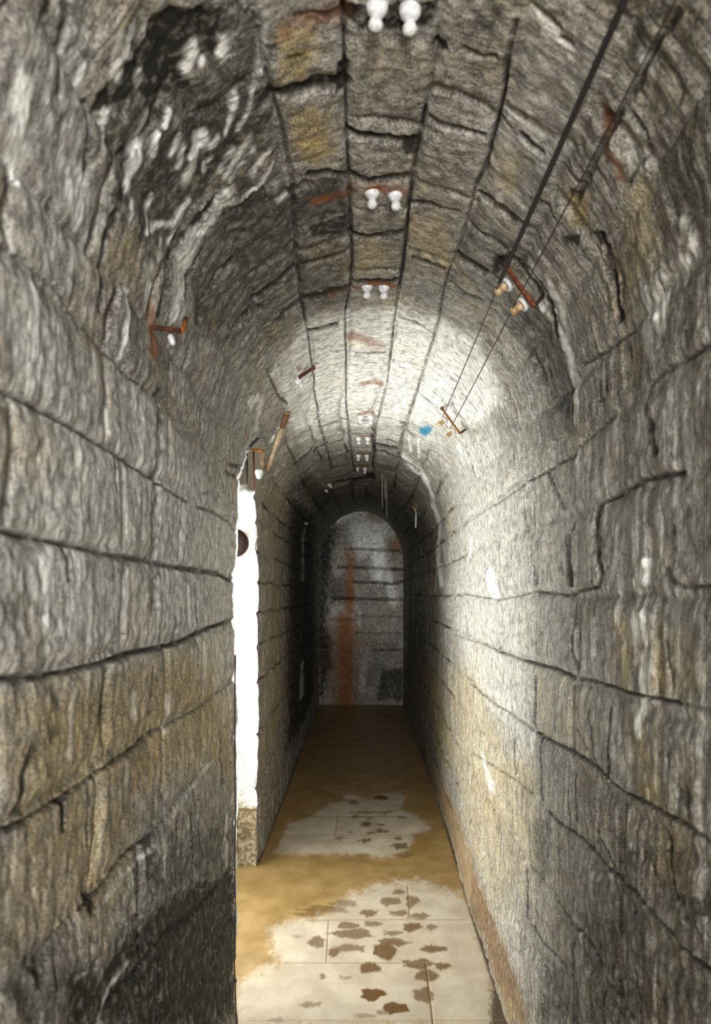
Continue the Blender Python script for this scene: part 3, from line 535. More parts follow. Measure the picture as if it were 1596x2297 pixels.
  (0.6,0.0089,[0.3,5.616,0.283,5.588,0.274,5.584,0.253,5.568,0.229,5.587,0.238,5.616,0.231,5.645,0.258,5.667,0.277,5.649,0.285,5.643]),
  (0.5,0.0091,[0.217,5.743,0.205,5.727,0.176,5.708,0.139,5.703,0.102,5.727,0.106,5.743,0.1,5.769,0.143,5.771,0.181,5.773,0.196,5.769]),
  (0.5,0.0076,[0.042,4.807,0.053,4.792,0.018,4.77,-0.009,4.774,-0.023,4.792,-0.045,4.807,-0.025,4.829,-0.008,4.831,0.021,4.841,0.045,4.83]),
  (0.5,0.0076,[0.294,4.807,0.278,4.784,0.249,4.751,0.215,4.758,0.193,4.785,0.173,4.807,0.198,4.84,0.217,4.843,0.252,4.859,0.292,4.842]),
 ],
 'FJ': [
  (0.5,0.003,[-0.247,3.844,-0.125,3.845,-0.004,3.846,0.117,3.847,0.239,3.848,0.361,3.849,0.482,3.85]),
  (0.5,0.0027,[-0.307,3.393,-0.197,3.394,-0.087,3.394,0.023,3.395,0.133,3.396,0.244,3.396,0.354,3.397]),
  (0.5,0.0029,[-0.149,3.834,-0.145,3.602,-0.141,3.397]),
  (0.8,0.0033,[0.257,3.389,0.251,3.133,0.245,2.913]),
  (0.6,0.0032,[0.233,4.292,0.22,3.866]),
  (0.6,0.0037,[-0.332,5.639,-0.177,5.645,-0.021,5.65,0.135,5.656,0.292,5.662]),
  (0.6,0.0043,[-0.16,5.616,-0.162,5.219]),
  (0.35,0.0034,[-0.493,5.199,-0.319,5.203,-0.145,5.207,0.03,5.211,0.204,5.215,0.379,5.219]),
  (0.4,0.0023,[-0.389,2.935,-0.301,2.935,-0.213,2.935,-0.125,2.935,-0.037,2.935,0.051,2.935,0.139,2.935,0.227,2.935,0.315,2.935,0.403,2.935,0.491,2.935]),
 ],
 'FD': [
  (0.9,0.0127,[0.48,3.167,0.567,3.185,0.553,3.022,0.542,2.874,0.443,2.874,0.461,3.013]),
 ],
 'EJ': [
  (0.8,0.018,[-0.222,2.105,0.288,2.081,0.558,2.069]),
  (0.9,0.018,[-0.312,1.853,0.108,1.841,0.558,1.817]),
  (0.9,0.018,[-0.132,1.655,0.228,1.643,0.408,1.625,0.558,1.661]),
  (0.85,0.018,[-0.372,1.433,0.558,1.415]),
  (0.4,0.015,[-0.072,1.193,0.558,1.181]),
  (0.5,0.015,[-0.072,0.965,0.528,0.959]),
  (0.7,0.015,[0.168,0.737,0.558,0.737]),
  (0.4,0.015,[-0.432,1.145,-0.072,1.145]),
 ],
 'ER': [
  (0.8,0.042,[-0.156,2.045,-0.156,1.505,-0.168,1.265]),
  (1,0.072,[-0.216,1.115,-0.216,0.785,-0.216,0.365,-0.228,-0.055]),
  (0.6,0.12,[-0.24,0.965,-0.252,-0.055]),
  (0.5,0.066,[0.408,2.195,0.468,2.165]),
  (0.5,0.042,[0.108,2.555,0.228,2.495]),
 ],
 'EP': [
  (0.6,0.09,[-0.282,2.585,-0.072,2.597,0.228,2.525,0.348,2.345]),
  (0.9,0.132,[0.018,2.345,0.048,2.195]),
  (0.9,0.072,[0.204,2.405,0.228,2.045,0.24,1.745]),
  (0.7,0.048,[0.318,2.465,0.324,2.285,0.438,2.333]),
  (0.6,0.042,[0.36,1.745,0.396,1.565,0.432,1.385]),
  (0.3,0.03,[0.018,0.545,0.0,0.185]),
 ],
 'ED': [
  (0.95,0.06,[-0.732,2.765,-0.36,2.495,-0.402,1.985,-0.462,1.505,-0.504,1.085,-0.384,0.605,-0.516,0.125,-0.732,-0.115]),
  (0.7,0.03,[0.276,0.455,0.558,0.485,0.558,0.065,0.198,0.065]),
  (0.6,0.048,[-0.492,1.685,-0.222,1.745,-0.132,1.415,-0.432,1.385]),
  (0.6,0.048,[-0.522,0.905,-0.384,0.845,-0.372,0.545,-0.522,0.485]),
 ],
}


# ---------------------------------------------------------------- helpers
def sm(a, b, x):
    t = np.clip((x - a) / (b - a), 0, 1)
    return t * t * (3 - 2 * t)

def section(y):
    xl = -0.43 - 0.15 * sm(2.9, 4.5, y)
    xr = 0.505 + 0.055 * sm(3.0, 7.0, y)
    az = 0.505 + 0.20 * sm(6.0, 11.0, y)
    return xl, xr, az

def wall_point(S, y):
    """point on the smooth passage section and the inward normal (x, z)"""
    xl, xr, az = section(y)
    x0 = (xl + xr) / 2; ax = (xr - xl) / 2
    th = np.clip((S - ZS) / RA, 0, PI)
    left = S < ZS; right = S > S_R
    x = np.where(left, xl, np.where(right, xr, x0 - ax * np.cos(th)))
    z = np.where(left, S, np.where(right, S_MAX - S, ZS + az * np.sin(th)))
    nx = np.cos(th); nz = -np.sin(th)
    return x, z, nx, nz

def _hash(xi, yi, seed):
    h = (xi * 374761393 + yi * 668265263 + seed * 974634217) & 0xffffffff
    h = ((h ^ (h >> 13)) * 1274126177) & 0xffffffff
    h = (h ^ (h >> 16)) & 0xffff
    return (h / 65535.0).astype(np.float32)

def vn(x, y, seed=0):
    xf = np.floor(x); yf = np.floor(y)
    xi = xf.astype(np.int64); yi = yf.astype(np.int64)
    fx = (x - xf).astype(np.float32); fy = (y - yf).astype(np.float32)
    fx = fx * fx * (3 - 2 * fx); fy = fy * fy * (3 - 2 * fy)
    a = _hash(xi, yi, seed); b = _hash(xi + 1, yi, seed)
    c = _hash(xi, yi + 1, seed); d = _hash(xi + 1, yi + 1, seed)
    return (a + (b - a) * fx) * (1 - fy) + (c + (d - c) * fx) * fy

def fbm(x, y, oct=3, seed=0):
    s = 0; w = 0.5; t = 0
    for k in range(oct):
        s = s + w * vn(x * 2 ** k, y * 2 ** k, seed + k * 7); t += w; w *= 0.5
    return s / t

class Sheet:
    """a grid over a surface on which stains, joints, painted light and shade are laid out"""
    def __init__(self, u, v, ragged, radius):
        self.u = u; self.v = v; self.rg = ragged; self.radius = radius
        self.shape = (len(v), len(u))
    def new(self):
        return np.zeros(self.shape, np.float32)
    def window(self, u0, u1, v0, v1):
        a, b = np.searchsorted(self.u, [u0, u1]); c, d = np.searchsorted(self.v, [v0, v1])
        return slice(max(c - 1, 0), d + 1), slice(max(a - 1, 0), b + 1)
    def segdist(self, W, p, q, r):
        U = self.u[W[1]][None, :]; V = self.v[W[0]][:, None]
        ax, ay = p[0], p[1] * r; bx, by = q[0] - ax, q[1] * r - ay
        L = bx * bx + by * by + 1e-12
        t = np.clip(((U - ax) * bx + (V * r - ay) * by) / L, 0, 1)
        return np.hypot(U - ax - t * bx, V * r - ay - t * by)
    def line(self, F, s, w, pts, soft=1.0):
        for p, q in zip(pts, pts[1:]):
            r = self.radius((p[0] + q[0]) / 2, (p[1] + q[1]) / 2)
            m = 3.2 * w
            W = self.window(min(p[0], q[0]) - m, max(p[0], q[0]) + m, min(p[1], q[1]) - m / r, max(p[1], q[1]) + m / r)
            if F[W].size == 0: continue
            d = self.segdist(W, p, q, r) / w
            g = self.rg[W]
            val = s * (1 - sm(0.45, 1.55 * soft, d * (1 + 1.1 * g))) * np.clip(1 + 1.2 * g, 0.3, 1.25)
            F[W] = np.maximum(F[W], val)
    def fill(self, F, s, soft, pts, rag=1.6):
        us = [p[0] for p in pts]; vs = [p[1] for p in pts]
        r = self.radius(sum(us) / len(us), sum(vs) / len(vs))
        m = 2.2 * soft
        W = self.window(min(us) - m, max(us) + m, min(vs) - m / r, max(vs) + m / r)
        if F[W].size == 0: return
        U = self.u[W[1]][None, :]; V = self.v[W[0]][:, None]
        ins = np.zeros(F[W].shape, bool); dist = np.full(F[W].shape, 9.0)
        for p, q in zip(pts, pts[1:] + pts[:1]):
            dist = np.minimum(dist, self.segdist(W, p, q, r))
            if p[1] != q[1]:
                cross = ((p[1] > V) != (q[1] > V)) & (U < (q[0] - p[0]) * (V - p[1]) / (q[1] - p[1]) + p[0])
                ins ^= cross
        sd = np.where(ins, dist, -dist) + self.rg[W] * soft * rag
        F[W] = np.maximum(F[W], s * sm(-soft, soft, sd))

def pairs(a, log=True):
    return [(a[i], math.log(a[i + 1]) if log else a[i + 1]) for i in range(0, len(a), 2)]

def grid_mesh(name, co, keep, attrs, mat):
    """co: (nv, nu, 3); keep: (nv-1, nu-1) bool"""
    nv, nu = co.shape[:2]
    idx = np.arange(nv * nu).reshape(nv, nu)
    q = np.stack([idx[:-1, :-1], idx[:-1, 1:], idx[1:, 1:], idx[1:, :-1]], -1)[keep]
    used = np.zeros(nv * nu, bool); used[q.ravel()] = True
    remap = np.cumsum(used) - 1
    q = remap[q].astype(np.int32); nq = len(q)
    P = co.reshape(-1, 3)[used].astype(np.float32)
    me = bpy.data.meshes.new(name)
    me.vertices.add(len(P)); me.vertices.foreach_set('co', P.ravel())
    me.loops.add(nq * 4); me.loops.foreach_set('vertex_index', q.ravel())
    me.polygons.add(nq)
    me.polygons.foreach_set('loop_start', np.arange(0, nq * 4, 4, dtype=np.int32))
    me.polygons.foreach_set('use_smooth', np.ones(nq, bool))
    me.update(calc_edges=True)
    for an, arr in attrs.items():
        a3 = arr.reshape(nv * nu, -1)[used].astype(np.float32)
        if a3.shape[1] == 3:
            at = me.attributes.new(an, 'FLOAT_VECTOR', 'POINT'); at.data.foreach_set('vector', a3.ravel())
        else:
            at = me.attributes.new(an, 'FLOAT_COLOR', 'POINT'); at.data.foreach_set('color', a3.ravel())
    me.materials.append(mat)
    o = bpy.data.objects.new(name, me); COL.objects.link(o)
    return o

def structure(o, label, cat='wall'):
    o['kind'] = 'structure'; o['label'] = label; o['category'] = cat
    return o

# ---------------------------------------------------------------- materials
class N:
    def __init__(self, name):
        self.m = bpy.data.materials.new(name); self.m.use_nodes = True
        self.t = self.m.node_tree; self.t.nodes.clear()
        self.out = self.t.nodes.new('ShaderNodeOutputMaterial')
        self.b = self.t.nodes.new('ShaderNodeBsdfPrincipled')
        self.t.links.new(self.b.outputs[0], self.out.inputs[0])
    def link(self, a, b): self.t.links.new(a, b)
    def setin(self, sock, v):
        if hasattr(v, 'node'): self.link(v, sock)
        else: sock.default_value = v
    def attr(self, name):
        n = self.t.nodes.new('ShaderNodeAttribute'); n.attribute_name = name; return n
    def sep(self, c):
        n = self.t.nodes.new('ShaderNodeSeparateColor'); self.link(c, n.inputs[0]); return n.outputs
    def vmul(self, v, s):
        n = self.t.nodes.new('ShaderNodeVectorMath'); n.operation = 'MULTIPLY'
        self.link(v, n.inputs[0]); n.inputs[1].default_value = s; return n.outputs[0]
    def noise(self, vec, scale=1, detail=4, rough=0.6, dist=0.0):
        n = self.t.nodes.new('ShaderNodeTexNoise'); n.noise_dimensions = '3D'
        self.link(vec, n.inputs['Vector']); n.inputs['Scale'].default_value = scale
        n.inputs['Detail'].default_value = detail; n.inputs['Roughness'].default_value = rough
        n.inputs['Distortion'].default_value = dist
        return n.outputs['Fac']
    def map(self, f, a, b, c=0.0, d=1.0):
        n = self.t.nodes.new('ShaderNodeMapRange'); n.interpolation_type = 'SMOOTHSTEP'
        self.link(f, n.inputs[0])
        for i, v in enumerate((a, b, c, d)): n.inputs[i + 1].default_value = v
        return n.outputs[0]
    def math(self, op, a, b=None, clamp=False):
        n = self.t.nodes.new('ShaderNodeMath'); n.operation = op; n.use_clamp = clamp
        self.setin(n.inputs[0], a)
        if b is not None: self.setin(n.inputs[1], b)
        return n.outputs[0]
    def mix(self, f, a, b, mode='MIX'):
        n = self.t.nodes.new('ShaderNodeMix'); n.data_type = 'RGBA'; n.blend_type = mode
        self.setin(n.inputs[0], f)
        for s, v in ((n.inputs[6], a), (n.inputs[7], b)):
            if hasattr(v, 'node'): self.link(v, s)
            else: s.default_value = (*v, 1) if len(v) == 3 else v
        return n.outputs[2]
    def bump(self, h, strength, dist, normal=None):
        n = self.t.nodes.new('ShaderNodeBump'); n.inputs['Strength'].default_value = strength
        n.inputs['Distance'].default_value = dist; self.link(h, n.inputs['Height'])
        if normal is not None: self.link(normal, n.inputs['Normal'])
        return n.outputs[0]
    def fin(self, col, rough=0.8, normal=None, metal=0.0, spec=0.3):
        self.setin(self.b.inputs['Base Color'], col if hasattr(col, 'node') else (*col, 1))
        self.setin(self.b.inputs['Roughness'], rough)
        self.b.inputs['Metallic'].default_value = metal
        self.b.inputs['Specular IOR Level'].default_value = spec
        if normal is not None: self.link(normal, self.b.inputs['Normal'])
        return self.m

def stone_material(name, lime=0.0):
    k = N(name)
    V = k.attr('wall_coord').outputs['Vector']
    A = k.attr('marks_a'); B = k.attr('marks_b')
    joint, dark, pale = k.sep(A.outputs['Color'])[:3]; ochre = A.outputs['Alpha']
    rust, streakw, tone = k.sep(B.outputs['Color'])[:3]; blue = B.outputs['Alpha']
    mott = k.noise(k.vmul(V, (9, 6, 1)), 1, 3, 0.65)
    med = k.noise(k.vmul(V, (38, 34, 1)), 1, 5, 0.7, 0.4)
    fine = k.noise(k.vmul(V, (230, 170, 1)), 1, 2, 0.75)
    streak = k.noise(k.vmul(V, (5, 75, 1)), 1, 3, 0.62)
    streak2 = k.noise(k.vmul(V, (14, 160, 1)), 1, 3, 0.6)
    # bed colour of the stone
    c = k.mix(k.map(mott, 0.3, 0.7), (0.30, 0.29, 0.26), (0.56, 0.545, 0.50))
    c = k.mix(k.map(med, 0.38, 0.60), k.mix(0.72, c, (0.05, 0.043, 0.033)), c)
    c = k.mix(k.map(tone, 0.0, 1.0, 0.0, 0.55), c, k.mix(1.0, c, (0.42, 0.41, 0.42), 'MULTIPLY'))
    # warm iron staining scattered over the blocks
    warm = k.noise(k.vmul(V, (5, 4, 1)), 1, 4, 0.6)
    wm = k.math('MULTIPLY', k.map(warm, 0.48, 0.70, 0, 0.55), k.map(med, 0.4, 0.6))
    c = k.mix(wm, c, (0.36, 0.26, 0.09))
    om = k.math('MULTIPLY', ochre, k.map(med, 0.3, 0.6, 0.25, 1.0))
    om = k.math('MULTIPLY', om, k.map(streak, 0.25, 0.6, 0.4, 1.0))
    c = k.mix(om, c, (0.46, 0.32, 0.045))
    # drip streaks: dark and pale
    ds = k.math('MULTIPLY', k.map(streak, 0.50, 0.64), streakw)
    c = k.mix(k.math('MULTIPLY', ds, 0.85), c, (0.055, 0.05, 0.04))
    ps = k.math('MULTIPLY', k.map(streak2, 0.54, 0.68), streakw)
    c = k.mix(k.math('MULTIPLY', ps, 0.55), c, (0.62, 0.62, 0.57))
    # fine grit
    c = k.mix(k.map(fine, 0.53, 0.63, 0, 0.8), c, (0.025, 0.02, 0.014))
    c = k.mix(k.map(fine, 0.47, 0.37, 0, 0.40), c, (0.66, 0.64, 0.58))
    pits = k.noise(k.vmul(V, (70, 150, 1)), 1, 3, 0.6)
    c = k.mix(k.map(pits, 0.60, 0.68, 0, 0.8), c, (0.02, 0.016, 0.011))
    # dark patches: algae, soot, and shade painted into the colour
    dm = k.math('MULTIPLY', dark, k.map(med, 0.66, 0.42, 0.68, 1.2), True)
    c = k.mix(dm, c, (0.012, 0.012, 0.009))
    # calcite, and brightness painted pale on the daylit vault and right wall
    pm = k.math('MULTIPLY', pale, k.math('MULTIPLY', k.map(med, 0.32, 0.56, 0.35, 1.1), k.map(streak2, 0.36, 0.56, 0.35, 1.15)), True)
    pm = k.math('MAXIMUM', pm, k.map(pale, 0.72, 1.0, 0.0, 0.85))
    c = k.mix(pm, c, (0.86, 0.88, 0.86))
    c = k.mix(k.math('MULTIPLY', rust, k.map(med, 0.25, 0.55, 0.5, 1.0), True), c, (0.19, 0.065, 0.017))
    c = k.mix(joint, c, (0.013, 0.010, 0.008))
    c = k.mix(blue, c, (0.03, 0.17, 0.27))
    nb = k.bump(med, 0.6, 0.006)
    nb = k.bump(k.math('MULTIPLY', streak, streakw), 0.5, 0.008, nb)
    nb = k.bump(fine, 0.35, 0.0025, nb)
    return k.fin(c, 0.72, nb, 0, 0.3)

def floor_material():
    k = N('wet_paving')
    V = k.attr('wall_coord').outputs['Vector']
    A = k.attr('marks_a')
    joint, dry, foot = k.sep(A.outputs['Color'])[:3]; dark = A.outputs['Alpha']
    n1 = k.noise(k.vmul(V, (7, 5, 1)), 1, 4, 0.6)
    n2 = k.noise(k.vmul(V, (60, 40, 1)), 1, 4, 0.7)
    n3 = k.noise(k.vmul(V, (300, 160, 1)), 1, 2, 0.7)
    wet = k.mix(k.map(n1, 0.3, 0.7), (0.27, 0.17, 0.058), (0.40, 0.27, 0.11))
    dryc = k.mix(k.map(n1, 0.35, 0.7), (0.45, 0.39, 0.295), (0.58, 0.52, 0.41))
    dryc = k.mix(k.map(n2, 0.62, 0.75, 0, 0.25), dryc, (0.4, 0.3, 0.17))
    c = k.mix(dry, wet, dryc)
    fm = k.math('MULTIPLY', foot, k.map(n2, 0.25, 0.45, 0.7, 1.25), True)
    c = k.mix(fm, c, (0.12, 0.06, 0.012))
    c = k.mix(k.map(n3, 0.58, 0.7, 0, 0.4), c, (0.15, 0.1, 0.05))
    c = k.mix(dark, c, (0.05, 0.033, 0.015))
    c = k.mix(joint, c, (0.25, 0.17, 0.08))
    rough = k.map(dry, 0, 1, 0.42, 0.75)
    return k.fin(c, rough, k.bump(n2, 0.25, 0.003), 0, 0.35)

def plain(name, col, rough=0.5, metal=0.0, scale=60, var=0.35, col2=None, spec=0.5, bump=0.2):
    k = N(name)
    tc = k.t.nodes.new('ShaderNodeTexCoord').outputs['Object']
    n = k.noise(tc, scale, 4, 0.65)
    c = k.mix(k.map(n, 0.35, 0.65), col, col2 or tuple(v * (1 - var) for v in col))
    return k.fin(c, rough, k.bump(n, bump, 0.002), metal, spec)

def daylit_jamb_material():
    """side passage jamb: daylight painted white above, bare dirty ashlar at the foot"""
    k = N('daylight_white_ashlar')
    g = k.t.nodes.new('ShaderNodeNewGeometry').outputs['Position']
    z = k.t.nodes.new('ShaderNodeSeparateXYZ'); k.link(g, z.inputs[0]); z = z.outputs[2]
    n1 = k.noise(g, 45, 5, 0.7); n2 = k.noise(g, 8, 4, 0.6); n3 = k.noise(g, 150, 3, 0.7)
    edge = k.math('ADD', z, k.math('MULTIPLY', n2, 0.12))
    c = k.mix(k.map(n1, 0.4, 0.62), (0.10, 0.075, 0.035), (0.27, 0.225, 0.15))
    block = k.mix(k.map(n1, 0.36, 0.5), (0.30, 0.28, 0.23), (0.52, 0.51, 0.48))
    c = k.mix(k.map(edge, 0.36, 0.40), c, block)
    c = k.mix(k.map(edge, 0.64, 0.70), c, (0.86, 0.86, 0.85))  # white stands in for the daylight on the jamb
    c = k.mix(k.map(edge, 2.04, 2.10), c, (0.035, 0.028, 0.018))
    w = None
    for zj in (0.305, 0.605, 0.86, 1.08):
        d = k.math('ABSOLUTE', k.math('SUBTRACT', k.math('ADD', z, k.math('MULTIPLY', n2, 0.02)), zj + 0.01))
        m = k.map(d, 0.010 if zj < .5 else .006, 0.002)
        if zj > 0.5: m = k.math('MULTIPLY', m, 0.45)
        w = m if w is None else k.math('MAXIMUM', w, m)
    c = k.mix(w, c, (0.10, 0.07, 0.03))
    return k.fin(c, 0.8, k.bump(n1, 0.5, 0.01), 0, 0.2)

STONE = stone_material('damp_limestone')
FLOOR = floor_material()
JAMB_WHITE = daylit_jamb_material()
PORC = plain('white_porcelain', (0.66, 0.68, 0.69), 0.35, 0, 120, 0.25, (0.42, 0.43, 0.43), 0.5, 0.1)
AMBER = plain('brown_stained_porcelain', (0.50, 0.39, 0.24), 0.4, 0, 90, 0.4, (0.27, 0.15, 0.055))
RUST = plain('rusted_iron', (0.10, 0.034, 0.013), 0.85, 0.1, 90, 0.5, (0.035, 0.014, 0.008), 0.3, 0.6)
RUST_RED = plain('red_rusted_iron', (0.20, 0.055, 0.016), 0.85, 0.1, 90, 0.5, (0.07, 0.022, 0.01), 0.3, 0.6)
RUST_O = plain('flaking_orange_rust', (0.26, 0.10, 0.02), 0.85, 0.1, 90, 0.5, (0.12, 0.04, 0.012), 0.3, 0.6)
BLACK = plain('black_iron', (0.014, 0.010, 0.009), 0.7, 0.0, 80, 0.5, (0.03, 0.015, 0.01), 0.3)
CABLE = plain('tarred_cable', (0.02, 0.015, 0.012), 0.7, 0, 60, 0.3)
WIRE = plain('tarnished_wire', (0.06, 0.04, 0.03), 0.6, 0.2, 60, 0.3)
WOOD = plain('weathered_timber', (0.20, 0.15, 0.085), 0.85, 0, 45, 0.4, (0.10, 0.06, 0.025))
CALC = plain('calcite', (0.5, 0.49, 0.44), 0.6, 0, 90, 0.2)

# ---------------------------------------------------------------- the passage: walls and vault
NY = 1060
ys = np.concatenate([np.linspace(-3.2, 0.88, 40), np.exp(np.linspace(math.log(0.9), math.log(Y_END), NY))])
FIRST = 40
s_grid = np.concatenate([np.linspace(0, ZS, 620, endpoint=False), np.linspace(ZS, S_R, 580, endpoint=False), np.linspace(S_R, S_MAX, 620)])
S2, Y2 = np.meshgrid(s_grid, ys)
X0, Z0, NX, NZ = wall_point(S2, Y2)

def lateral(S, lny):
    x, z, _, _ = wall_point(np.array(S), np.array(math.exp(lny)))
    return max(0.3, float(np.hypot(x, z - EYE)))

lny = np.log(np.maximum(ys, 0.05)); lny[:FIRST] = np.linspace(-3, math.log(0.89), FIRST)
ragged = (0.55 * vn(S2 * 34, Y2 * 15, 3) + 0.45 * vn(S2 * 95, Y2 * 45, 4) - 0.5).astype(np.float32)
sheet = Sheet(s_grid, lny, ragged, lateral)
joint = sheet.new(); dark = sheet.new(); pale = sheet.new(); ochre = sheet.new(); rust = sheet.new(); blue = sheet.new()
for key, F, sf in (('J', joint, 1.0), ('D', dark, 1.3), ('P', pale, 1.7), ('O', ochre, 1.5), ('R', rust, 1.4)):
    for s, w, p in MARKS[key]:
        sheet.line(F, s, w * (1.3 if key == 'J' else 1.0), pairs(p), sf)
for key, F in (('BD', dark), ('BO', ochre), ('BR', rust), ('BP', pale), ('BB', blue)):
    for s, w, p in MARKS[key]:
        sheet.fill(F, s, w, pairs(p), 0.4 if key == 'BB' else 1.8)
ochre = np.maximum(ochre, 0.0)
joint = np.clip(joint, 0, 1); dark = np.clip(dark, 0, 1); pale = np.clip(pale, 0, 1)

# coursing: heights of the beds on both walls, voussoir rows in the vault
lz = [0.20, 0.425, 0.715, 1.0, 1.195, 1.375, 1.545, 1.715, 1.885]
vr = [ZS + RA * math.radians(a) for a in (11.5, 29, 46.6, 64.1, 81.5, 99.8, 117.2, 134.7, 152, 170)]
rz = [S_MAX - z for z in (1.84, 1.675, 1.475, 1.28, 1.075, 0.895, 0.655, 0.425, 0.20)]
beds = np.array(sorted(lz + vr + rz))
wob = (vn(S2 * 0 + 3.3, Y2 * 5, 11) - 0.5) * 0.02 + (vn(S2 * 6, Y2 * 16, 12) - 0.5) * 0.012
Sw = S2 + wob
row = np.searchsorted(beds, Sw)
bp = np.concatenate([[-0.3], beds, [S_MAX + 0.3]])
du = np.minimum(Sw - bp[row], bp[row + 1] - Sw)
is_vault = (S2 > ZS) & (S2 < S_R)
length = np.where(is_vault, 0.27, 0.42) + 0.16 * _hash(row, row * 0, 5)
yb = Y2 + (vn(S2 * 14, Y2 * 9, 13) - 0.5) * 0.05 + 7 * _hash(row, row * 0 + 9, 6)
bi = np.floor(yb / length).astype(np.int64)
dv = np.minimum(yb / length - bi, bi + 1 - yb / length) * length
tone = _hash(row, bi, 8)
tone = np.where(is_vault, tone, tone * 0.45)
fade = np.clip(vn(S2 * 4, Y2 * 3, 14) * 1.5 - 0.35, 0, 1)
far = sm(3.6, 5.0, Y2)
gj = (1 - sm(0.003, 0.010, du * (1 + ragged))) * (0.22 + 0.65 * far) * fade
gj = np.maximum(gj, (1 - sm(0.004, 0.013, dv * (1 + ragged))) * (0.22 + 0.3 * is_vault + 0.25 * far) * fade)
joint = np.maximum(joint, gj).astype(np.float32)
pillow = np.minimum(sm(0, 0.03, du), sm(0, 0.035, dv))

ang = np.clip((S2 - ZS) / RA, 0, PI)
streakw = np.where(is_vault, 1 - 0.85 * np.exp(-((ang - PI / 2 + 0.05) / 0.55) ** 2), 1.0)
streakw = streakw * np.where(S2 < ZS + 0.3, 0.42 + 0.58 * sm(2.2, 5.0, Y2), 1.0)

D = (0.022 * (fbm(S2 * 2.2, Y2 * 1.4, 2, 21) - 0.5) + 0.012 * (fbm(S2 * 11, Y2 * 7, 3, 22) - 0.5)
     + 0.0055 * streakw * (vn(S2 * 9, Y2 * 40, 23) - 0.5) + 0.0045 * (fbm(S2 * 55, Y2 * 55, 2, 24) - 0.5)
     + 0.006 * pillow - 0.012 * joint - 0.006 * dark * (dark > 0.5) + 0.0025 * pale + 0.008 * (tone - 0.5))
# the near ring of the vault ends in a small ledge on the right
ledge = sm(2.0, 2.05, Y2 + 0.05 * (vn(S2 * 5, Y2 * 0, 31) - 0.5)) * (1 - sm(2.15, 2.8, Y2)) * sm(2.95, 3.15, S2) * (1 - sm(3.9, 4.15, S2))
D = D - 0.022 * ledge
D = np.where(Y2 < 0.9, 0, D)
X = X0 + NX * D; Z = Z0 + NZ * D
Z[:, 0] = 0; Z[:, -1] = 0

# arched side opening in the left wall
Y_A, Y_B = 2.85, 4.63
def arch_top(y):
    return EYE + 0.25 + 0.42 * np.sqrt(np.clip(1 - ((y - (Y_A + Y_B) / 2) / ((Y_B - Y_A) / 2)) ** 2, 0, 1))
def near_edge(z):
    return Y_A + 0.05 * (vn(z * 7, z * 0, 41) - 0.5) + 0.02 * (vn(z * 25, z * 0, 42) - 0.5)
def far_edge(z):
    return Y_B + 0.05 * (vn(z * 8, z * 0, 43) - 0.5) + 0.02 * (vn(z * 30, z * 0, 44) - 0.5)
hole = (S2 < 2.6) & (Y2 > near_edge(Z0)) & (Y2 < far_edge(Z0)) & (Z0 < arch_top(Y2))
cell_open = hole[:-1, :-1] & hole[1:, 1:] & hole[1:, :-1] & hole[:-1, 1:]

co = np.stack([X, Y2, Z], -1)
attrs = {'wall_coord': np.stack([S2, Y2, np.zeros_like(S2)], -1),
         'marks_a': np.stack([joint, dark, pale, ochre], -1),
         'marks_b': np.stack([rust, streakw, tone, blue], -1)}
NYT = len(ys)
cols = np.arange(len(s_grid) - 1)
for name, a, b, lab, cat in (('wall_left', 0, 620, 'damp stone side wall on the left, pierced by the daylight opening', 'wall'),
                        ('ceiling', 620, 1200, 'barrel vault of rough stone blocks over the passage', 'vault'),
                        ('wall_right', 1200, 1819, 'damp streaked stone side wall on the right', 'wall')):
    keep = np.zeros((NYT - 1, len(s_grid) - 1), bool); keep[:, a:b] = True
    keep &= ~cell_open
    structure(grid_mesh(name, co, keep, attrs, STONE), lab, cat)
del co, attrs

# reveal of the opening: near jamb, soffit, far jamb, running out to the left
edge = []
for z in np.linspace(0, EYE + 0.25, 120, endpoint=False): edge.append((float(near_edge(np.array(z))), z))
for t in np.linspace(0, PI, 140):
    yy = (Y_A + Y_B) / 2 - (Y_B - Y_A) / 2 * math.cos(t)
    edge.append((yy + 0.012 * math.sin(9 * t), EYE + 0.25 + 0.42 * math.sin(t)))
for z in np.linspace(EYE + 0.25, 0, 160)[1:]: edge.append((float(far_edge(np.array(z))), z))
edge = np.array(edge)
ey, ez = edge[:, 0], edge[:, 1]
ne = len(edge)
outx = np.linspace(0, 1, 90) ** 1.6
sx = np.empty(ne)
for i in range(ne):                                  # start on the weathered wall face itself
    xl_, xr_, az_ = section(np.array(ey[i])); Sg = ez[i]
    if ez[i] > ZS: Sg = ZS + RA * math.asin(min(1.0, (ez[i] - ZS) / float(az_)))
    iy = min(len(ys) - 1, int(np.searchsorted(ys, ey[i]))); js = int(np.searchsorted(s_grid, Sg))
    sx[i] = X[max(0, iy - 1):iy + 2, max(0, js - 1):js + 2].max()
R0 = np.zeros((90, ne, 3))
for j, f in enumerate(outx):
    xx = sx + (-2.3 - sx) * f
    yc = (Y_A + Y_B) / 2
    rough = 0.02 * (fbm(xx * 9, ez * 9 + ey * 3, 3, 51) - 0.5) * min(1, f * 40)
    bulge = 0.014 * max(0.0, 1 - f * 30)            # worn, rounded arris
    R0[j, :, 0] = xx + 0.005
    R0[j, :, 1] = ey + np.sign(ey - yc) * (rough - bulge + 0.006)
    R0[j, :, 2] = np.maximum(ez, 0) + np.where(ez > EYE + 0.3, rough - bulge + 0.006, 0)
structure(grid_mesh('wall_side_passage', R0, np.ones((89, ne - 1), bool), {}, JAMB_WHITE), 'stone reveal of the side opening, daylight painted in white', 'wall')

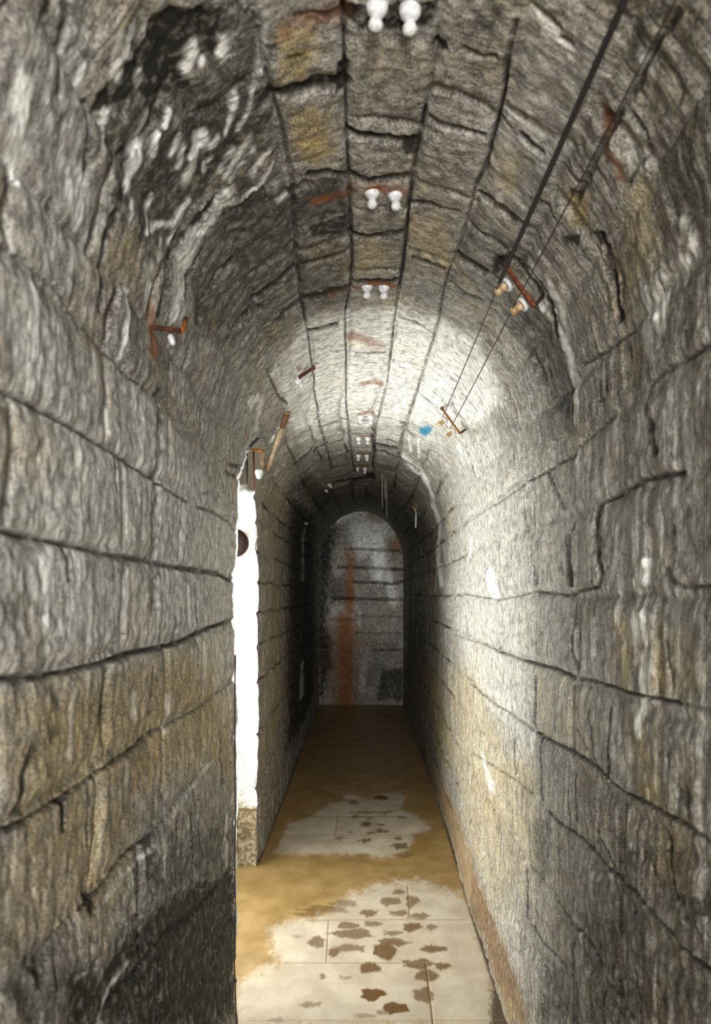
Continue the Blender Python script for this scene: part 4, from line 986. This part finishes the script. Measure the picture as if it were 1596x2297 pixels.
# end wall
ux = np.linspace(-0.66, 0.64, 330); vz = np.linspace(0, 2.68, 560)
UX, VZ = np.meshgrid(ux, vz)
rg2 = (0.55 * vn(UX * 26, VZ * 18, 61) + 0.45 * vn(UX * 70, VZ * 55, 62) - 0.5).astype(np.float32)
es = Sheet(ux, vz, rg2, lambda a, b: 1.0)
ej = es.new(); er = es.new(); ep = es.new(); ed = es.new()
for key, F, sf in (('EJ', ej, 1.0), ('ER', er, 1.7), ('EP', ep, 1.5)):
    for s, w, p in MARKS[key]: es.line(F, s * (0.75 if key == "EJ" else 1), w, pairs(p, False), sf)
for s, w, p in MARKS['ED']: es.fill(ed, s, w, pairs(p, False), 2.0)
r3 = np.floor(VZ / 0.27 + 0.2 * vn(UX * 4, VZ * 4, 63)).astype(np.int64); b3 = np.floor(UX / 0.4 + 0.5 * (r3 % 2)).astype(np.int64)
dd = 0.05 * (fbm(UX * 4, VZ * 4, 3, 64) - 0.5) - 0.03 * ej - 0.02 * ed
structure(grid_mesh('wall_back', np.stack([UX, Y_END - dd, VZ], -1), np.ones((559, 329), bool),
          {'wall_coord': np.stack([UX * 1.0, VZ * 0.7 + 20, UX * 0], -1), 'marks_a': np.stack([ej, ed, np.clip(ep, 0, 1), er * 0.55], -1),
           'marks_b': np.stack([np.clip(er * 1.0, 0, .95), 0.25 + ej * 0, _hash(r3, b3, 65), ej * 0], -1)}, STONE),
          'end wall of coursed stone with a long orange rust streak', 'wall')

# floor
fx = np.linspace(-0.62, 0.62, 420)
fy = np.concatenate([np.linspace(-3.2, 2.4, 16, endpoint=False), np.exp(np.linspace(math.log(2.4), math.log(Y_END + .05), 760))])
FX, FY = np.meshgrid(fx, fy)
lf = np.log(np.maximum(fy, 0.05)); lf[:16] = np.linspace(-2, math.log(2.39), 16)
rg3 = (0.5 * vn(FX * 45, FY * 14, 71) + 0.5 * vn(FX * 120, FY * 45, 72) - 0.5).astype(np.float32)
fs = Sheet(fx, lf, rg3, lambda a, b: EYE)
dry = fs.new(); foot = fs.new(); fj = fs.new(); fd = fs.new()
for s, w, p in MARKS['DRY']: fs.fill(dry, s, w, pairs(p), 1.8)
for s, w, p in MARKS['FOOT']: fs.fill(foot, s, w, pairs(p), 2.4)
for s, w, p in MARKS['FJ']: fs.line(fj, s, w, pairs(p))
for s, w, p in MARKS['FD']: fs.fill(fd, s, w, pairs(p), 3.0)
xl, xr, _ = section(FY)
gut = np.maximum(1 - sm(0.004, 0.018, xr - FX), (1 - sm(0.004, 0.03, FX - xl)) * ((FY < 2.7) | (FY > 4.66)))
fd = np.maximum(fd, 0.9 * gut)
fz = 0.004 * (fbm(FX * 4, FY * 2, 3, 73) - 0.5) - 0.004 * fj + 0.0015 * dry
structure(grid_mesh('floor', np.stack([FX, FY, fz], -1), np.ones((len(fy) - 1, 419), bool),
          {'wall_coord': np.stack([FX, FY, FX * 0], -1), 'marks_a': np.stack([fj, np.clip(dry, 0, 1), np.clip(foot, 0, 1), fd], -1)}, FLOOR),
          'wet tan paving with pale dry patches and brown footprints', 'floor')
gx = np.linspace(-2.4, -0.60, 30); gy = np.linspace(2.7, 4.8, 30); GX, GY = np.meshgrid(gx, gy)
structure(grid_mesh('floor_side_passage', np.stack([GX, GY, GX * 0 - 0.001], -1), np.ones((29, 29), bool),
          {'wall_coord': np.stack([GX, GY, GX * 0], -1), 'marks_a': np.stack([GX * 0] * 4, -1)}, FLOOR), 'paving of the side opening', 'floor')

# ---------------------------------------------------------------- small things
def mesh_obj(name, bm, mat, parent=None, smooth=True):
    me = bpy.data.meshes.new(name); bm.to_mesh(me); bm.free()
    if smooth:
        for p in me.polygons: p.use_smooth = True
    me.materials.append(mat)
    o = bpy.data.objects.new(name, me); COL.objects.link(o)
    if parent: o.parent = parent
    return o

def thing(name, label, cat, loc=(0, 0, 0), group=None):
    o = bpy.data.objects.new(name, None); COL.objects.link(o); o.location = loc
    o.empty_display_size = 0.03
    o['label'] = label; o['category'] = cat
    if group: o['group'] = group
    return o

def tag(o, label, cat, group=None):
    o['label'] = label; o['category'] = cat
    if group: o['group'] = group
    return o

def frame(axis):
    a = Vector(axis).normalized()
    t = Vector((0, 0, 1)) if abs(a.z) < 0.9 else Vector((0, 1, 0))
    u = a.cross(t).normalized(); v = a.cross(u)
    return a, u, v

def lathe(bm, prof, base, axis, seg=20, wob=0.0):
    """prof: [(distance along axis, radius)]"""
    a, u, v = frame(axis); base = Vector(base); rings = []
    for d, r in prof:
        if r < 1e-5:
            rings.append([bm.verts.new(base + a * d)])
        else:
            rings.append([bm.verts.new(base + a * d + (u * math.cos(2 * PI * i / seg) + v * math.sin(2 * PI * i / seg)) * r * (1 + wob * math.sin(i * 2.3 + d * 300))) for i in range(seg)])
    for A, B in zip(rings, rings[1:]):
        for i in range(seg):
            j = (i + 1) % seg
            f = [A[i % len(A)], A[j % len(A)], B[j % len(B)], B[i % len(B)]]
            f = list(dict.fromkeys(f))
            if len(f) > 2: bm.faces.new(f)
    for R, flip in ((rings[0], True), (rings[-1], False)):
        if len(R) > 2: bm.faces.new(R[::-1] if flip else R)
    bmesh.ops.recalc_face_normals(bm, faces=bm.faces)

def tube(bm, pts, r, seg=10):
    pts = [Vector(p) for p in pts]; rings = []
    up = None
    for i, p in enumerate(pts):
        d = (pts[min(i + 1, len(pts) - 1)] - pts[max(i - 1, 0)]).normalized()
        a, u, v = frame(d)
        if up is not None:
            u = (up - a * up.dot(a)).normalized(); v = a.cross(u)
        up = u
        rr = r[i] if isinstance(r, (list, tuple)) else r
        rings.append([bm.verts.new(p + (u * math.cos(2 * PI * k / seg) + v * math.sin(2 * PI * k / seg)) * rr) for k in range(seg)])
    for A, B in zip(rings, rings[1:]):
        for k in range(seg): bm.faces.new((A[k], A[(k + 1) % seg], B[(k + 1) % seg], B[k]))
    bm.faces.new(rings[0][::-1]); bm.faces.new(rings[-1])
    bmesh.ops.recalc_face_normals(bm, faces=bm.faces)

def bar(bm, p, q, w, t, side, n=10, jit=0.0008):
    """flat bar from p to q, width w along 'side', thickness t, slightly corroded"""
    p, q = Vector(p), Vector(q); d = (q - p).normalized()
    s = Vector(side); s = (s - d * s.dot(d)).normalized(); m = d.cross(s); rings = []
    rnd = random.Random(int(abs(p.x) * 1e4))
    for i in range(n + 1):
        c = p.lerp(q, i / n)
        ww = w / 2 + rnd.uniform(-1, 1) * jit; tt = t / 2 + rnd.uniform(-1, 1) * jit * 0.5
        b = min(ww, tt) * 0.35
        ring = [(ww - b, tt), (ww, tt - b), (ww, -tt + b), (ww - b, -tt), (-ww + b, -tt), (-ww, -tt + b), (-ww, tt - b), (-ww + b, tt)]
        rings.append([bm.verts.new(c + s * x + m * y) for x, y in ring])
    for A, B in zip(rings, rings[1:]):
        for k in range(8): bm.faces.new((A[k], A[(k + 1) % 8], B[(k + 1) % 8], B[k]))
    bm.faces.new(rings[0][::-1]); bm.faces.new(rings[-1])
    bmesh.ops.recalc_face_normals(bm, faces=bm.faces)

# --- porcelain knobs along the crown: round head against the stone, neck, small button below
HEAD = [(-0.004, 0.011), (0.000, 0.0135), (0.004, 0.0160), (0.010, 0.0175), (0.017, 0.0172), (0.023, 0.0148), (0.027, 0.0112), (0.030, 0.0088)]
BUTTON = [(0.029, 0.0086), (0.034, 0.0088), (0.038, 0.0112), (0.043, 0.0118), (0.047, 0.0100), (0.050, 0.0060), (0.0515, 0.0)]
def make_knob(label, loc):
    r = thing('porcelain_insulator', label, 'insulator', loc, 'white porcelain insulators along the crown of the vault')
    for nm, prof in (('insulator_head', HEAD), ('insulator_button', BUTTON)):
        bm = bmesh.new(); lathe(bm, prof, (0, 0, 0), (0, 0, -1), 24, 0.015)
        mesh_obj(nm, bm, PORC, r)
    return r
ROWS = [[(0.0248, 1.3111, 2.3948), (0.0755, 1.3159, 2.3933)], [(0.0231, 1.912, 2.3948), (0.0748, 1.9217, 2.3934)], [(0.0157, 2.4921, 2.3945), (0.0657, 2.4982, 2.3941)], [(0.0019, 3.6956, 2.395), (0.0509, 3.7173, 2.3926)], [(-0.0023, 4.3241, 2.3944), (0.0477, 4.3147, 2.3902)], [(-0.0181, 4.9238, 2.395), (0.0362, 4.9077, 2.392)], [(-0.0204, 5.5316, 2.395), (0.032, 5.5194, 2.393)], [(-0.0291, 6.1349, 2.3952), (0.0226, 6.1292, 2.3944)]]
PLACE = ['nearest pair at the top of the picture', 'second nearest pair, under a rust arc', 'third nearest pair, before the bright vault',
         'small chipped pair in the brightest vault', 'first pair beyond the chipped pair', 'second pair beyond the chipped pair',
         'last bright pair before the dark vault', 'farthest dim pair on the crown']
SIZE = [1, 1, 1, 0.62, 0.95, 0.95, 0.95, 0.85]
proto = None
for i, rw in enumerate(ROWS):
    for j, p in enumerate(rw):
        lab = '%s white porcelain insulator of the %s' % (('left', 'right')[j], PLACE[i])
        loc = (p[0], p[1], p[2] + 0.004)
        if proto is None:
            proto = make_knob(lab, loc); o = proto
        else:
            o = proto.copy(); COL.objects.link(o); o.location = loc; o['label'] = lab
            for ch in proto.children:
                c = ch.copy(); COL.objects.link(c); c.parent = o
        s = SIZE[i] * (0.7 if (i == 7 and j == 0) else 1)
        o.scale = (s, s, s)
        o.rotation_euler = (0.06 * math.sin(i * 3 + j), 0.08 * math.cos(i * 2 + j * 4), i + j)
        if i > 4: pass

def small_knob(loc, axis, label, s=1.0):
    r = thing('porcelain_insulator', label, 'insulator', loc)
    for nm, prof in (('insulator_head', HEAD), ('insulator_button', BUTTON)):
        bm = bmesh.new(); lathe(bm, [(d * s, q * s) for d, q in prof], (0, 0, 0), axis, 16, 0.02)
        mesh_obj(nm, bm, PORC, r)
    return r
small_knob((-0.2474, 3.2195, 2.3002), (0.55, 0, -0.8), 'single white insulator on the left haunch of the bright vault, under a rusty clip', 0.8)
ld = [(-0.2629, 6.6595, 2.3513), (-0.2999, 6.8647, 2.3385), (-0.5236, 7.712, 2.1326)]
small_knob(ld[0], (0.55, -0.3, -0.7), 'upper of two white insulators in the dark left side of the far vault', 0.9)
small_knob(ld[1], (0.55, -0.3, -0.7), 'lower of two white insulators in the dark left side of the far vault', 0.8)
small_knob(ld[2], (0.9, -0.3, -0.3), 'lone tiny white insulator on the pitch dark far left wall', 0.7)

# rusty clip next to the single left insulator
cl = [(-0.2439, 3.1522, 2.2996), (-0.1858, 3.1526, 2.3378)]
t = thing('iron_clip', 'rusty two pronged iron clip on the left haunch of the bright vault', 'clip', cl[0])
for k, dz in enumerate((0.0, 0.022)):
    bm = bmesh.new(); b = Vector(cl[0])
    p = Vector(cl[0]) - b + Vector((0.008, dz, -0.012)); q = Vector(cl[1]) - b + Vector((0.008, dz, -0.012))
    bar(bm, p, q, 0.008, 0.006, (0, 1, 0)); mesh_obj('prong', bm, RUST, t)
bm = bmesh.new(); q = Vector(cl[1]) - Vector(cl[0]) + Vector((0.008, -0.004, -0.012))
bar(bm, q, q + Vector((0, 0.032, 0)), 0.008, 0.008, (0, 0, 1), 4); mesh_obj('clip_bridge', bm, RUST, t)

# --- brackets on the right haunch: a flat bar on two legs carrying two insulators
CUP = [(-0.004, 0.006), (0.0, 0.0125), (0.004, 0.0165), (0.010, 0.0185), (0.013, 0.0180), (0.014, 0.0150), (0.011, 0.0100), (0.012, 0.0085)]
STEM = [(0.010, 0.0088), (0.015, 0.0098), (0.021, 0.0098), (0.0235, 0.0070), (0.026, 0.0070), (0.0285, 0.0100), (0.036, 0.0100), (0.041, 0.0082), (0.043, 0.0)]
def wall_bracket(P, label):
    b = Vector(P[0]); L = [Vector(p) - b for p in P]
    r = thing('insulator_bracket', label, 'bracket', b)
    d = (L[1] - L[0]).normalized()
    inw = Vector((-d.z, 0, d.x)) if (-d.z) < 0 else Vector((d.z, 0, -d.x))
    inw = inw.normalized()
    bm = bmesh.new(); bar(bm, L[0], L[1], 0.016, 0.007, (0, 1, 0), 16); mesh_obj('crossbar', bm, RUST_RED if P[0][1] < 3 else RUST_O, r)
    bm = bmesh.new(); tube(bm, [L[1], L[1].lerp(L[2], 0.6), L[2], L[2] + (L[2] - L[1]).normalized() * 0.02], 0.0042); mesh_obj('leg', bm, BLACK if P[0][1] < 3 else RUST, r)
    bm = bmesh.new(); tube(bm, [L[0], L[0].lerp(L[3], 0.5), L[3], L[3] + (L[3] - L[0]).normalized() * 0.02], 0.0055); mesh_obj('leg', bm, BLACK if P[0][1] < 3 else RUST, r)
    for k in (4, 5):
        base = L[k] + inw * 0.002
        bm = bmesh.new(); lathe(bm, CUP, base, inw, 24); c = mesh_obj('insulator_cup', bm, PORC, r)
        c['label'] = 'white porcelain cup'
        bm = bmesh.new(); lathe(bm, STEM, base, inw, 20); c2 = mesh_obj('insulator_stem', bm, AMBER, c)
        c2['label'] = 'brown stained grooved porcelain stem'
    return r
wall_bracket([(0.3235, 1.927, 2.2286), (0.3949, 1.939, 2.1353), (0.4239, 1.9741, 2.1742), (0.3316, 2.0323, 2.2826), (0.3477, 1.9781, 2.2069), (0.3834, 1.974, 2.1597)], 'red rusted iron bracket with two white insulators on the right haunch, nearest')
wall_bracket([(0.3244, 3.3868, 2.2165), (0.3939, 3.4022, 2.125), (0.431, 3.4994, 2.1602), (0.3372, 3.5989, 2.2705), (0.3483, 3.4649, 2.1972), (0.3826, 3.478, 2.1523)], 'orange rusted iron bracket with two insulators beside the blue patch')

# --- wires strung between the brackets, and the thicker cables coming towards the viewer
def sag(p, q, h, n=24):
    p, q = Vector(p), Vector(q)
    return [p.lerp(q, i / n) - Vector((0, 0, h * 4 * (i / n) * (1 - i / n))) for i in range(n + 1)]
W = {'a': (0.3142, 1.9258, 2.1875), 'b': (0.3506, 1.9362, 2.1405), 'a2': (0.3149, 3.2876, 2.1689), 'b2': (0.3461, 3.3208, 2.1269)}
def wire(p, q, r, h, label, mat, nm='wire'):
    bm = bmesh.new(); tube(bm, sag(p, q, h), r, 8)
    tag(mesh_obj(nm, bm, mat), label, 'wire')
wire(W['a'], W['a2'], 0.0017, 0.004, 'upper thin wire strung from the red bracket to the orange bracket', WIRE)
wire(W['b'], W['b2'], 0.0017, 0.004, 'lower thin wire strung from the red bracket to the orange bracket', WIRE)
wire((W['a'][0] + 0.004, -0.6, W['a'][2] + 0.012), W['a'], 0.0052, 0.003, 'thick black cable slanting from the upper right corner to the red bracket', CABLE, 'cable')
wire((W['b'][0] + 0.006, -0.6, W['b'][2] + 0.015), W['b'], 0.0014, 0.003, 'thinner dark wire running below the thick black cable at the upper right', CABLE)

# --- rusty hook on the left wall
P = [(-0.418, 1.6579, 2.0038), (-0.3695, 1.725, 2.0134), (-0.3714, 1.7865, 2.0589), (-0.4194, 1.6811, 1.997), (-0.396, 1.7335, 2.0105), (-0.4184, 1.6492, 2.0019)]
b = Vector(P[0]); L = [Vector(p) - b for p in P]
t = thing('iron_hook', 'rusty bent iron hook with a broken white stub on the left wall', 'hook', b)
bm = bmesh.new(); bar(bm, L[0] - Vector((0.02, 0, 0)), L[1], 0.009, 0.008, (0, 0, 1), 12); mesh_obj('shank', bm, RUST, t)
bm = bmesh.new(); tube(bm, [L[1] - Vector((0, 0, 0.003)), L[1].lerp(L[2], .5) + Vector((0.004, 0, 0)), L[2]], [0.006, 0.006, 0.0045]); mesh_obj('hook_tip', bm, RUST_O, t)
bm = bmesh.new(); bar(bm, L[5] + Vector((-.004, 0, 0.012)), L[3] + Vector((-.004, .01, -0.03)), 0.012, 0.014, (0, 1, 0), 6); mesh_obj('wall_plate', bm, RUST_O, t)
bm = bmesh.new(); lathe(bm, [(-0.004, 0.004), (0, 0.006), (0.008, 0.007), (0.015, 0.0055), (0.019, 0.003), (0.020, 0)], L[4] + Vector((0.004, 0.0, -0.006)), (0.35, 0, -1), 14, 0.08)
c = mesh_obj('broken_insulator', bm, PORC, t); c['label'] = 'broken white porcelain stub'

# --- at the head of the side opening: timber strut, iron bar with hanging rods and an insulator
ST = [Vector(p) for p in [(-0.302, 3.4357, 2.2146), (-0.4853, 4.3491, 2.1136)]]
b = ST[1]
bm = bmesh.new(); bar(bm, ST[0] - b, Vector((0, 0, 0)), 0.020, 0.014, (1, 0.3, 0), 14, 0.002)
t = thing('timber_strut', 'weathered tan timber strut leaning above the side opening', 'strut', b)
mesh_obj('strut_board', bm, WOOD, t)
bm = bmesh.new(); d = (ST[0] - b)
bar(bm, d * 0.80, d * 0.995, 0.024, 0.017, (1, 0.3, 0), 8, 0.002); c = mesh_obj('iron_shoe', bm, RUST, t); c['label'] = 'rusted iron shoe at the upper end'

E0 = Vector((-0.4187, 3.6162, 2.0917)); yb0 = E0.y
def at(px, pz, y): return Vector(((px - 812) / 1900 * y, y, EYE + (1335 - pz) / 1900 * y))
E1 = at(546, 1008, yb0)
t = thing('hanger_bar', 'iron bar with hanging rods across the head of the side opening', 'bracket', E0)
bm = bmesh.new(); bar(bm, Vector((0, 0, 0)), E1 - E0 - Vector((0.02, 0, 0)), 0.012, 0.008, (0, 0, 1), 10); mesh_obj('crossbar', bm, RUST_O, t)
for px, z0, z1, rr, m in ((553, 1008, 1084, 0.0055, BLACK), (569, 1010, 1092, 0.0045, RUST)):
    bm = bmesh.new(); tube(bm, [at(px, z0, yb0) - E0, at(px + .5, (z0 + z1) / 2, yb0) - E0, at(px, z1, yb0) - E0], rr); mesh_obj('hanging_rod', bm, m, t)
bm = bmesh.new(); bar(bm, at(590, 1012, yb0) - E0, at(588, 1052, yb0) - E0, 0.016, 0.008, (1, 0, 0), 8); c = mesh_obj('hanger_strap', bm, WOOD, t)
bm = bmesh.new(); lathe(bm, [(0, 0.006), (0.002, 0.014), (0.010, 0.018), (0.022, 0.017), (0.030, 0.011), (0.036, 0.012), (0.042, 0.006), (0.043, 0)], at(581, 1052, yb0) - E0, (0, 0, -1), 16, 0.03)
c = mesh_obj('insulator', bm, PORC, t); c['label'] = 'white porcelain insulator'

# --- dark round iron disc on the bright jamb
yd = 4.50
c0 = at(526, 1218, yd)
t = thing('iron_disc', 'dark round iron disc on the white jamb, half hidden by the left wall', 'disc', c0)
bm = bmesh.new(); lathe(bm, [(0.0, 0.073), (-0.006, 0.072), (-0.010, 0.04), (-0.012, 0.0)], (0, 0, 0), (0, 1, 0), 48); mesh_obj('disc_face', bm, BLACK, t)
bm = bmesh.new(); lathe(bm, [(-0.006, 0.0715), (-0.009, 0.073), (-0.007, 0.076), (0.0, 0.077), (0.012, 0.076), (0.014, 0.066)], (0, 0, 0), (0, 1, 0), 48); c = mesh_obj('rim', bm, RUST, t); c['label'] = 'rust red rim'
bm = bmesh.new(); tube(bm, [(0, 0.01, 0), (0, 0.05, 0), (0, 0.17, 0)], 0.03, 20); mesh_obj('mounting_stub', bm, BLACK, t)

# --- thin cable down the arris of the near left wall
pts = [at(px, py, 2.80) for px, py in ((528, 1470), (527, 1560), (527, 1700), (529, 1780), (528, 1830), (527, 1950), (528, 2060), (526, 2160), (529, 2240), (531, 2325))]
pts[-1].z = 0.003
bm = bmesh.new(); tube(bm, pts, 0.0022, 8)
tag(mesh_obj('hanging_cable', bm, CABLE), 'thin black cable hanging down the edge of the near left wall', 'cable')

# --- short white rod and thin calcite straws in the dark far vault
rd = [(0.4539, 7.0682, 2.1632), (0.4952, 7.9062, 2.1075)]
bm = bmesh.new(); r0 = Vector(rd[0]); r1 = r0 + Vector((-0.004, 0, -0.125)); tube(bm, [r0, r0.lerp(r1, .5), r1], 0.0085, 10)
t = thing('white_rod', 'short white rod hanging on the dark right side of the far vault', 'rod', (0, 0, 0))
mesh_obj('rod_body', bm, PORC, t)
bm = bmesh.new(); tube(bm, [r0 + Vector((-.03, 0, .055)), r0 + Vector((-.012, 0, .03)), r0 + Vector((-.002, 0, -.002))], 0.009, 8); mesh_obj('rod_bracket', bm, AMBER, t)
for k, (p, ln) in enumerate(zip([(0.1528, 6.3125, 2.3754), (0.1757, 6.4212, 2.3706), (0.1898, 6.4396, 2.3664)], (0.25, 0.17, 0.30))):
    bm = bmesh.new(); p = Vector(p); tube(bm, [p + Vector((0, 0, .01)), p + Vector((0, 0, -ln * .5)), p + Vector((0.002, 0, -ln))], [0.0026, 0.002, 0.0014], 8)
    tag(mesh_obj('calcite_straw', bm, CALC), ('leftmost of three thin pale calcite straws hanging from the far vault', 'middle of three thin pale calcite straws, the shortest', 'rightmost of three thin pale calcite straws, the longest')[k], 'stalactite', 'calcite straws in the far vault')

# ---------------------------------------------------------------- light
def area(name, loc, direction, sx, sy, power, color):
    l = bpy.data.lights.new(name, 'AREA'); l.shape = 'RECTANGLE'; l.size = sx; l.size_y = sy
    l.energy = power; l.color = color
    o = bpy.data.objects.new(name, l); COL.objects.link(o); o.location = loc
    o.rotation_euler = Vector(direction).to_track_quat('-Z', 'Y').to_euler()
    return o
area('daylight_entrance', (0.22, -2.6, 1.25), (-0.03, 1, 0.02), 0.5, 1.5, 275, (1.0, 0.965, 0.92))
area('daylight_side_opening', (-1.55, 3.60, 0.85), (1, 0.0, 0.7), 1.1, 1.5, 98, (1.0, 0.99, 0.91))
sp = bpy.data.lights.new('end_wall_fill_spot', 'SPOT'); sp.energy = 950; sp.spot_size = math.radians(9.5); sp.spot_blend = 0.9; sp.shadow_soft_size = 0.04; sp.color = (1, 0.96, 0.92)  # unseen spot added to brighten the end wall
so = bpy.data.objects.new('end_wall_fill_spot', sp); COL.objects.link(so); so.location = (0.18, 0.0, 1.6)
so.rotation_euler = (Vector((0.08, Y_END, 1.55)) - so.location).to_track_quat('-Z', 'Y').to_euler()

w = bpy.data.worlds.new('overcast_sky'); scene.world = w; w.use_nodes = True
w.node_tree.nodes['Background'].inputs[0].default_value = (0.75, 0.85, 1.0, 1)
w.node_tree.nodes['Background'].inputs[1].default_value = 0.6

# ---------------------------------------------------------------- camera
cam = bpy.data.cameras.new('camera'); co_ = bpy.data.objects.new('camera', cam); COL.objects.link(co_)
co_.location = (0, 0, EYE); co_.rotation_euler = (math.radians(90), 0, 0)
cam.sensor_width = 36; cam.sensor_fit = 'AUTO'; cam.lens = 1900 / 2297 * 36
cam.shift_x = -14 / 2297; cam.shift_y = 186.5 / 2297
cam.clip_start = 0.02
cam.dof.use_dof = True; cam.dof.focus_distance = 3.6; cam.dof.aperture_fstop = cam.lens / 6.5
scene.camera = co_
scene.view_settings.view_transform = 'Standard'; scene.view_settings.look = 'None'
scene.view_settings.exposure = 0.0; scene.view_settings.gamma = 1.0
scene.view_settings.use_curve_mapping = False
scene.cycles.max_bounces = 5; scene.cycles.diffuse_bounces = 3
